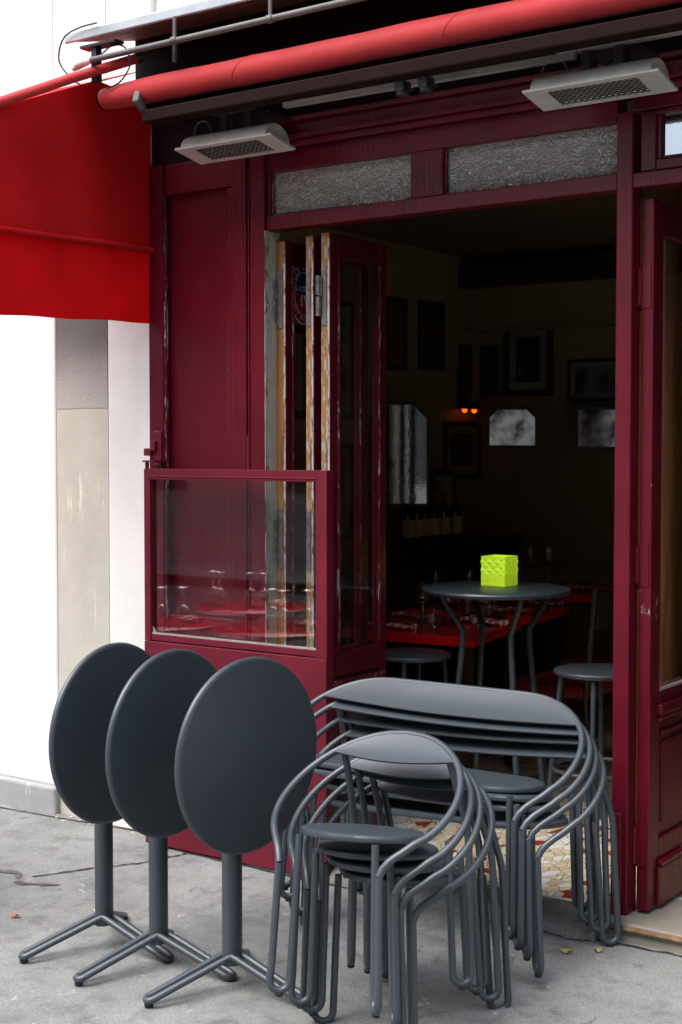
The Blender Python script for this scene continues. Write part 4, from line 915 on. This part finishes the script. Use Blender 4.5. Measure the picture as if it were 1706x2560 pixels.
b = MB(); b.tube([(-1.30, 1.62, ZT + .035), (-1.40, 1.66, ZT + .035)], [.009, .007], 8); b.build('handle', 'black', kn, smooth='auto')
b = MB(); b.box(-1.52, -1.40, 1.664, 1.68, ZT + .032, ZT + .034); b.build('blade', 'steel', kn)
fk = MB(); fk.tube(catmull([(-1.80, 1.28, ZT + .004), (-1.72, 1.27, ZT + .01), (-1.64, 1.255, ZT + .03), (-1.58, 1.25, ZT + .026)], 5), [.003] * 15 + [.006], 6); tag(fk.build('table_fork', 'steel', smooth='auto'), 'steel fork lying on the near left napkin', 'fork')
def red_chair(label, x, y, yaw):
    t = thing('dining_chair', label, 'chair', (x, y, .1), 'red seated dining chairs'); c, s = math.cos(yaw), math.sin(yaw)
    T = lambda a, d, z: (x + a * c - d * s, y + a * s + d * c, z)
    b = MB(); b.rings([[T(a * w_, d * w_, z) for a, d in ((-.2, -.2), (.2, -.2), (.19, .19), (-.19, .19))] for w_, z in ((.97, .50), (1, .52), (1, .545), (.94, .56))]); b.build('seat', 'red_seat', t, smooth='auto', bevel=.01)
    for a in (-.18, .18):
        b = MB(); b.tube([T(a, -.18, .1), T(a, -.18, .52)], .014, 8); b.build('leg', 'dark_wood', t)
        b = MB(); b.tube([T(a, .2, .1), T(a, .18, .52), T(a * .95, .22, 1.0)], .014, 8); b.build('leg', 'dark_wood', t)
    b = MB(); b.rings([[T(a, .215 + .02 * k, z) for a, k, z in ((-.16, 0, .82), (.16, 0, .82), (.16, 0, .98), (-.16, 0, .98))], [T(a, .23 + .02 * k, z) for a, k, z in ((-.16, 0, .82), (.16, 0, .82), (.16, 0, .98), (-.16, 0, .98))]]); b.build('backrest', 'dark_wood', t)
    return t
red_chair('dark dining chair with red seat behind the right bar table legs', -1.02, 1.72, R(-90))
red_chair('dark dining chair with red seat, further back right of the bar table', -1.12, 2.42, R(-90))

# ------------------------------------------------------------------ things on the inner walls
def picture(label, plane, a0, a1, z0, z1, fw=.025, mat=.05, seed=1, c1=(.03, .03, .03), c2=(.3, .31, .3), depth=.022, group='framed pictures on the walls', gl=.05, frame='black_frame'):
    """plane 'L' hangs on the left wall (a = y), 'B' on the back wall (a = x)"""
    if plane == 'L': P = lambda a, z, d: (-2.748 + d, a, z)
    else: P = lambda a, z, d: (a, 3.898 - d, z)
    t = thing('framed_picture', label, 'picture', P((a0 + a1) / 2, z0, 0), group)
    def slab(b, a_0, a_1, z_0, z_1, d0, d1): b.add([P(a, z, d) for d in (d0, d1) for a, z in ((a_0, z_0), (a_1, z_0), (a_1, z_1), (a_0, z_1))], [(0, 1, 2, 3), (7, 6, 5, 4), (0, 4, 5, 1), (1, 5, 6, 2), (2, 6, 7, 3), (3, 7, 4, 0)])
    b = MB(); slab(b, a0, a0 + fw, z0, z1, 0, depth); slab(b, a1 - fw, a1, z0, z1, 0, depth); slab(b, a0 + fw, a1 - fw, z0, z0 + fw, 0, depth); slab(b, a0 + fw, a1 - fw, z1 - fw, z1, 0, depth); b.build('frame', frame, t, bevel=.003)
    b = MB(); slab(b, a0 + fw, a1 - fw, z0 + fw, z1 - fw, .001, .010); b.build('mount', 'mat_board', t)
    m = fw + mat
    b = MB(); slab(b, a0 + m, a1 - m, z0 + m, z1 - m, .011, .013); b.build('print', print_mat('print', seed, c1, c2), t)
    b = MB(); slab(b, a0 + fw, a1 - fw, z0 + fw, z1 - fw, .015, .017); b.build('pane', 'picture_glass', t)
    return t
picture('black framed picture seen through the glass under the licence plaque', 'L', 1.55, 1.99, 1.79, 2.3, .045, .10, 1)
picture('tall black framed picture with grey mount seen through the outer window leaf', 'L', 2.12, 2.42, 1.80, 2.46, .025, .05, 2, c2=(.42, .45, .45))
picture('framed dark sea photograph seen below through the outer window leaf', 'L', 2.02, 2.41, 1.10, 1.66, .025, .05, 3, (.02, .025, .03), (.2, .22, .24))
picture('small framed picture partly hidden by the outer window leaf edge', 'L', 2.68, 2.98, 2.10, 2.53, .03, .0, 4, (.05, .03, .015), (.12, .08, .04))
picture('dark framed poster with a bright reflection, left of the wall lamp', 'L', 3.12, 3.41, 2.12, 2.54, .022, .0, 5, (.02, .012, .012), (.1, .02, .02))
picture('narrow dark picture hung on the left wall right at the corner', 'L', 3.60, 3.75, 2.0, 2.30, .02, .0, 6, (.02, .02, .02), (.06, .06, .05))
picture('framed photograph of a dark silhouette on the back wall beside the pillar, upper', 'B', -2.11, -1.62, 1.93, 2.19, .018, .03, 8, (.012, .012, .012), (.3, .31, .31))
picture('large dark framed picture high on the back wall', 'B', -2.57, -2.22, 1.97, 2.44, .04, .05, 10, (.008, .008, .008), (.03, .03, .03))
picture('narrow dark framed picture between the wall corner and the large dark picture', 'B', -2.74, -2.62, 1.98, 2.30, .02, .01, 11, (.01, .01, .01), (.03, .03, .03))
def octagon(label, c, tx, ty, hw, z0, z1, cut, face='mirror', name='wall_mirror', cat='mirror'):
    """mirror standing askew: c its middle, (tx, ty) the direction of its width"""
    nx, ny = ty, -tx
    P = lambda a, z, d: (c[0] + tx * a + nx * d, c[1] + ty * a + ny * d, z)
    t = thing(name, label, cat, P(0, z0, 0))
    def oc(i): a_, b_, c_, d_ = -hw + i, hw - i, z0 + i, z1 - i; k = cut - i * .4; return [(a_, c_), (b_, c_), (b_, d_ - k), (b_ - k, d_), (a_ + k, d_), (a_, d_ - k)]
    b = MB(); b.rings([[P(a, z, 0) for a, z in oc(0)], [P(a, z, .02) for a, z in oc(0)], [P(a, z, .02) for a, z in oc(.016)], [P(a, z, .008) for a, z in oc(.016)]], True, False); b.build('frame', 'black_frame', t)
    b = MB(); b.prism([P(a, z, .009) for a, z in oc(.016)], Vector(P(0, 0, .002)) - Vector(P(0, 0, 0))); b.build('mirror_glass', face, t)
    return t
octagon('large mirror with cut upper corners standing above the wine bottles', (-2.55, 2.623, 0), .855, .52, .17, 1.30, 1.90, .085)
octagon('smaller mirror with cut corners hung across the room corner, right of the wall lamp', (-2.46, 3.80, 0), .89, .456, .16, 1.64, 1.90, .06, 'mirror_print')
picture('dark framed mirror picture below the wall lamp', 'L', 3.42, 3.86, 1.44, 1.81, .03, .05, 12, (.006, .006, .006), (.02, .02, .02))
octagon('framed pale photograph tilted on the back wall beside the pillar, lower', (-1.80, 3.80, 0), .89, .456, .19, 1.63, 1.89, .0, 'mirror_print', 'framed_picture', 'picture')
sn = thing('wall_lamp', 'twin amber wall lamp glowing in the room corner', 'lamp', (-2.74, 3.62, 1.9), None)
b = MB(); b.lathe([(.04, 0), (.045, .008), (.02, .016)], (-2.748, 3.63, 1.97), 16, (1, 0, 0)); b.tube(catmull([(-2.74, 3.63, 1.97), (-2.69, 3.60, 1.99), (-2.68, 3.575, 1.93)], 5), .006, 8); b.tube(catmull([(-2.74, 3.63, 1.97), (-2.69, 3.67, 1.99), (-2.68, 3.69, 1.93)], 5), .006, 8); b.build('arm', 'brass', sn, smooth='auto')
for y in (3.573, 3.694):
    b = MB(); b.lathe([(.014, .05), (.036, .02), (.046, 0), (.044, .0), (.034, .02), (.012, .048)], (-2.68, y, 1.885), 16); b.build('lamp_shade', 'dark_metal', sn, smooth='auto')
    b = MB(); b.lathe([(.001, -.022), (.013, -.016), (.018, 0), (.013, .016), (.001, .022)], (-2.68, y, 1.884), 14); b.build('bulb', 'bulb', sn, smooth='auto')
sb = thing('sideboard', 'dark wooden sideboard under the mirror carrying the wine bottles', 'sideboard', (-2.6, 2.95, .1))
b = MB(); b.box(-2.745, -2.44, 2.3, 3.85, .1, 1.045); b.box(-2.745, -2.42, 2.28, 3.86, 1.045, 1.07); b.build('body', 'dark_wood', sb, bevel=.004)
for k in range(3): b = MB(); b.box(-2.44, -2.425, 2.34 + k * .5, 2.80 + k * .5, .16, 1.0); b.build('door', 'dark_wood', sb, bevel=.006)
lb = ['wine bottle with cream label, first from the window leaf', 'wine bottle with cream label, second from the window leaf', 'wine bottle with cream label, third from the window leaf', 'wine bottle with cream label, fourth from the window leaf', 'wine bottle standing right before the menu board', 'wine bottle at the right end of the row, past the menu board']
for k, y in enumerate((2.66, 2.755, 2.85, 2.945, 3.06, 3.2)):
    t = thing('wine_bottle', lb[k], 'bottle', (-2.52, y, 1.07), 'wine bottles on the sideboard')
    b = MB(); b.lathe([(.036, 0), (.038, .005), (.038, .18), (.03, .205), (.015, .23), (.0135, .29), (.0155, .292), (.0155, .305), (.001, .306)], (-2.52, y, 1.071), 20); b.build('body', 'bottle', t, smooth='auto')
    b = MB(); b.lathe([(.0386, .05), (.0386, .15)], (-2.52, y, 1.071), 20, cap0=False, cap1=False); b.build('bottle_label', 'label', t, smooth='auto')
    b = MB(); b.lathe([(.0158, .255), (.0164, .307), (.001, .308)], (-2.52, y, 1.071), 14, cap0=False, cap1=False); b.build('capsule', 'red_seat', t, smooth='auto')
mn = thing('menu_board', 'black framed board leaning on the wall behind the bottles', 'board', (-2.68, 3.2, 1.07))
b = MB(); b.box(-2.70, -2.675, 3.02, 3.46, 1.071, 1.50); b.build('frame', 'black_frame', mn, bevel=.004)
b = MB(); b.box(-2.675, -2.671, 3.22, 3.42, 1.10, 1.47); b.build('print', print_mat('menu_print', 15, (.05, .01, .01), (.3, .29, .3)), mn)

# ------------------------------------------------------------------ terrace tables across the pavement, mirrored in the wind screen
def terrace(label, x, y, gl):
    t = thing('terrace_table', label, 'table', (x, y, -.02), 'round red terrace tables mirrored in the wind screen')
    b = MB(); b.lathe([(.31, -.02), (.325, -.02), (.327, -.003), (.322, .001), (.0001, .001)], (x, y, .75), 48, cap1=False); b.build('tabletop', 'red_lacquer', t, smooth='auto')
    b = MB(); b.lathe([(.329, -.017), (.329, -.004)], (x, y, .75), 48, cap0=False, cap1=False); b.build('rim', 'steel', t, smooth='auto')
    b = MB(); b.tube([(x, y, -.01), (x, y, .73)], .03, 12); b.lathe([(.2, -.02), (.2, .0), (.03, .02)], (x, y, .0), 24); b.build('pedestal', 'dark_metal', t, smooth='auto')
    for i, (dx, dy) in enumerate(gl): glassware('wine_glass', 'upturned wine glass on a red terrace table mirrored in the wind screen', x + dx, y + dy, .752, True, 'upturned glasses on the terrace tables')
    o = napkin('gingham napkin on a red terrace table mirrored in the wind screen', x + .12, y - .12, .752, R(30), .2); o['group'] = 'gingham napkins on the terrace tables'
terrace('round red terrace table mirrored at the left of the wind screen', -2.98, -1.25, [(.10, .08), (.19, .02)])
terrace('round red terrace table mirrored at the right of the wind screen', -2.35, -1.42, [(-.02, .0), (.07, .03), (.16, -.05)])
terrace('round red terrace table mirrored between and beyond the other two', -3.05, -2.1, [(.0, .02), (.08, .0), (-.16, .1), (-.24, .06)])

# opposite house front, only there for the reflections and the shaded street
op = thing('opposite_building', 'pale stone house front across the street with dark windows', 'building', (0, -13.5, 0))
b = MB(); b.box(-3.4, 40, -14.5, -13, -.2, 11); b.box(-40, -8.8, -14.5, -13, -.2, 11); b.box(-3.4, 40, -13.0, -12.85, 3.4, 3.6); b.box(-40, -8.8, -13, -12.85, 3.4, 3.6); b.build('wall', 'stone_front', op)
for fz in (1.0, 4.3, 7.5):
    for k in range(14):
        x = -20.5 + k * 3.0
        if -10 < x < -3.3: continue
        b = MB(); b.box(x, x + 1.2, -12.998, -12.97, fz, fz + 2.0); f = b.build('window', 'window_dark', op)
# fallen leaves and scraps
def litter(label, x, y, s, mat, cat, rot):
    p = blob(x, y, s, s * .55, rot, 0, n=12, jag=.25, seed=int(abs(x * 100))); b = MB(); z = gz(y) + .004
    vs = [(a, c, z + .006 * math.sin(i * 1.3) + .006) for i, (a, c) in enumerate(p)]; b.prism(vs, (0, 0, .0012)); o = b.build('fallen_leaf' if cat == 'leaf' else 'paper_scrap', mat, smooth='auto'); return tag(o, label, cat, 'litter on the pavement')
litter('yellow fallen leaf before the sill, left of the other yellow one', -.03, -.26, .016, 'leaf_y', 'leaf', .3)
litter('yellow fallen leaf close to the foot of the pillar', .05, -.2, .013, 'leaf_y', 'leaf', 1.2)
litter('orange brown fallen leaf left of the folded tables', -1.77, -.98, .018, 'leaf_o', 'leaf', .2)
litter('small orange fallen leaf beside the stacked chairs', -.72, -.66, .012, 'leaf_o', 'leaf', .9)
litter('pale paper scrap between the left and middle folded tables', -1.56, -.8, .014, 'paper', 'paper scrap', .9)

# ------------------------------------------------------------------ camera, light, view
cam = bpy.data.cameras.new('camera'); co = bpy.data.objects.new('camera', cam); col.objects.link(co)
co.location = (1.963, -4.264, 1.62); co.rotation_euler = (R(90 - 2.4618), 0, R(35.6))
cam.sensor_width = 36; cam.lens = 36 * 3268 / 2353; cam.clip_end = 2000; cam.clip_start = .05
cam.dof.use_dof = True; cam.dof.focus_distance = 4.7; cam.dof.aperture_fstop = 5.6
scene.camera = co
wd = bpy.data.worlds.new('World'); scene.world = wd; wd.use_nodes = True; nt = wd.node_tree
sky = nt.nodes.new('ShaderNodeTexSky'); sky.sky_type = 'NISHITA'; sky.sun_disc = False
EL, AZ = R(58), R(200)
sky.sun_elevation = EL; sky.sun_rotation = AZ; sky.air_density = 1.0; sky.dust_density = 3.0
hs_ = nt.nodes.new('ShaderNodeHueSaturation'); hs_.inputs['Saturation'].default_value = .58
nt.links.new(sky.outputs[0], hs_.inputs['Color'])
wc = nt.nodes.new('ShaderNodeTexCoord'); wz = nt.nodes.new('ShaderNodeSeparateXYZ'); nt.links.new(wc.outputs['Generated'], wz.inputs[0])
oc_ = nt.nodes.new('ShaderNodeMapRange'); oc_.inputs['From Min'].default_value = 0; oc_.inputs['From Max'].default_value = 1; oc_.inputs['To Min'].default_value = .5; oc_.inputs['To Max'].default_value = 2.3; nt.links.new(wz.outputs[2], oc_.inputs['Value'])
om = nt.nodes.new('ShaderNodeVectorMath'); om.operation = 'SCALE'; nt.links.new(hs_.outputs[0], om.inputs[0]); nt.links.new(oc_.outputs[0], om.inputs['Scale'])
bg = nt.nodes['Background']; nt.links.new(om.outputs[0], bg.inputs['Color']); bg.inputs['Strength'].default_value = .12
sl = bpy.data.lights.new('sun', 'SUN'); sl.energy = .9; sl.angle = R(45); sl.color = (1, .985, .965); so = bpy.data.objects.new('sun', sl); col.objects.link(so)
dirv = Vector((math.sin(AZ) * math.cos(EL), math.cos(AZ) * math.cos(EL), math.sin(EL)))
so.rotation_euler = (-dirv).to_track_quat('-Z', 'Y').to_euler()
vs_ = scene.view_settings; vs_.view_transform = 'Standard'; vs_.look = 'None'; vs_.exposure = 1.25; vs_.gamma = 1
scene.cycles.use_denoising = True; scene.cycles.max_bounces = 10; scene.cycles.transparent_max_bounces = 24; scene.cycles.caustics_reflective = False; scene.cycles.caustics_refractive = False
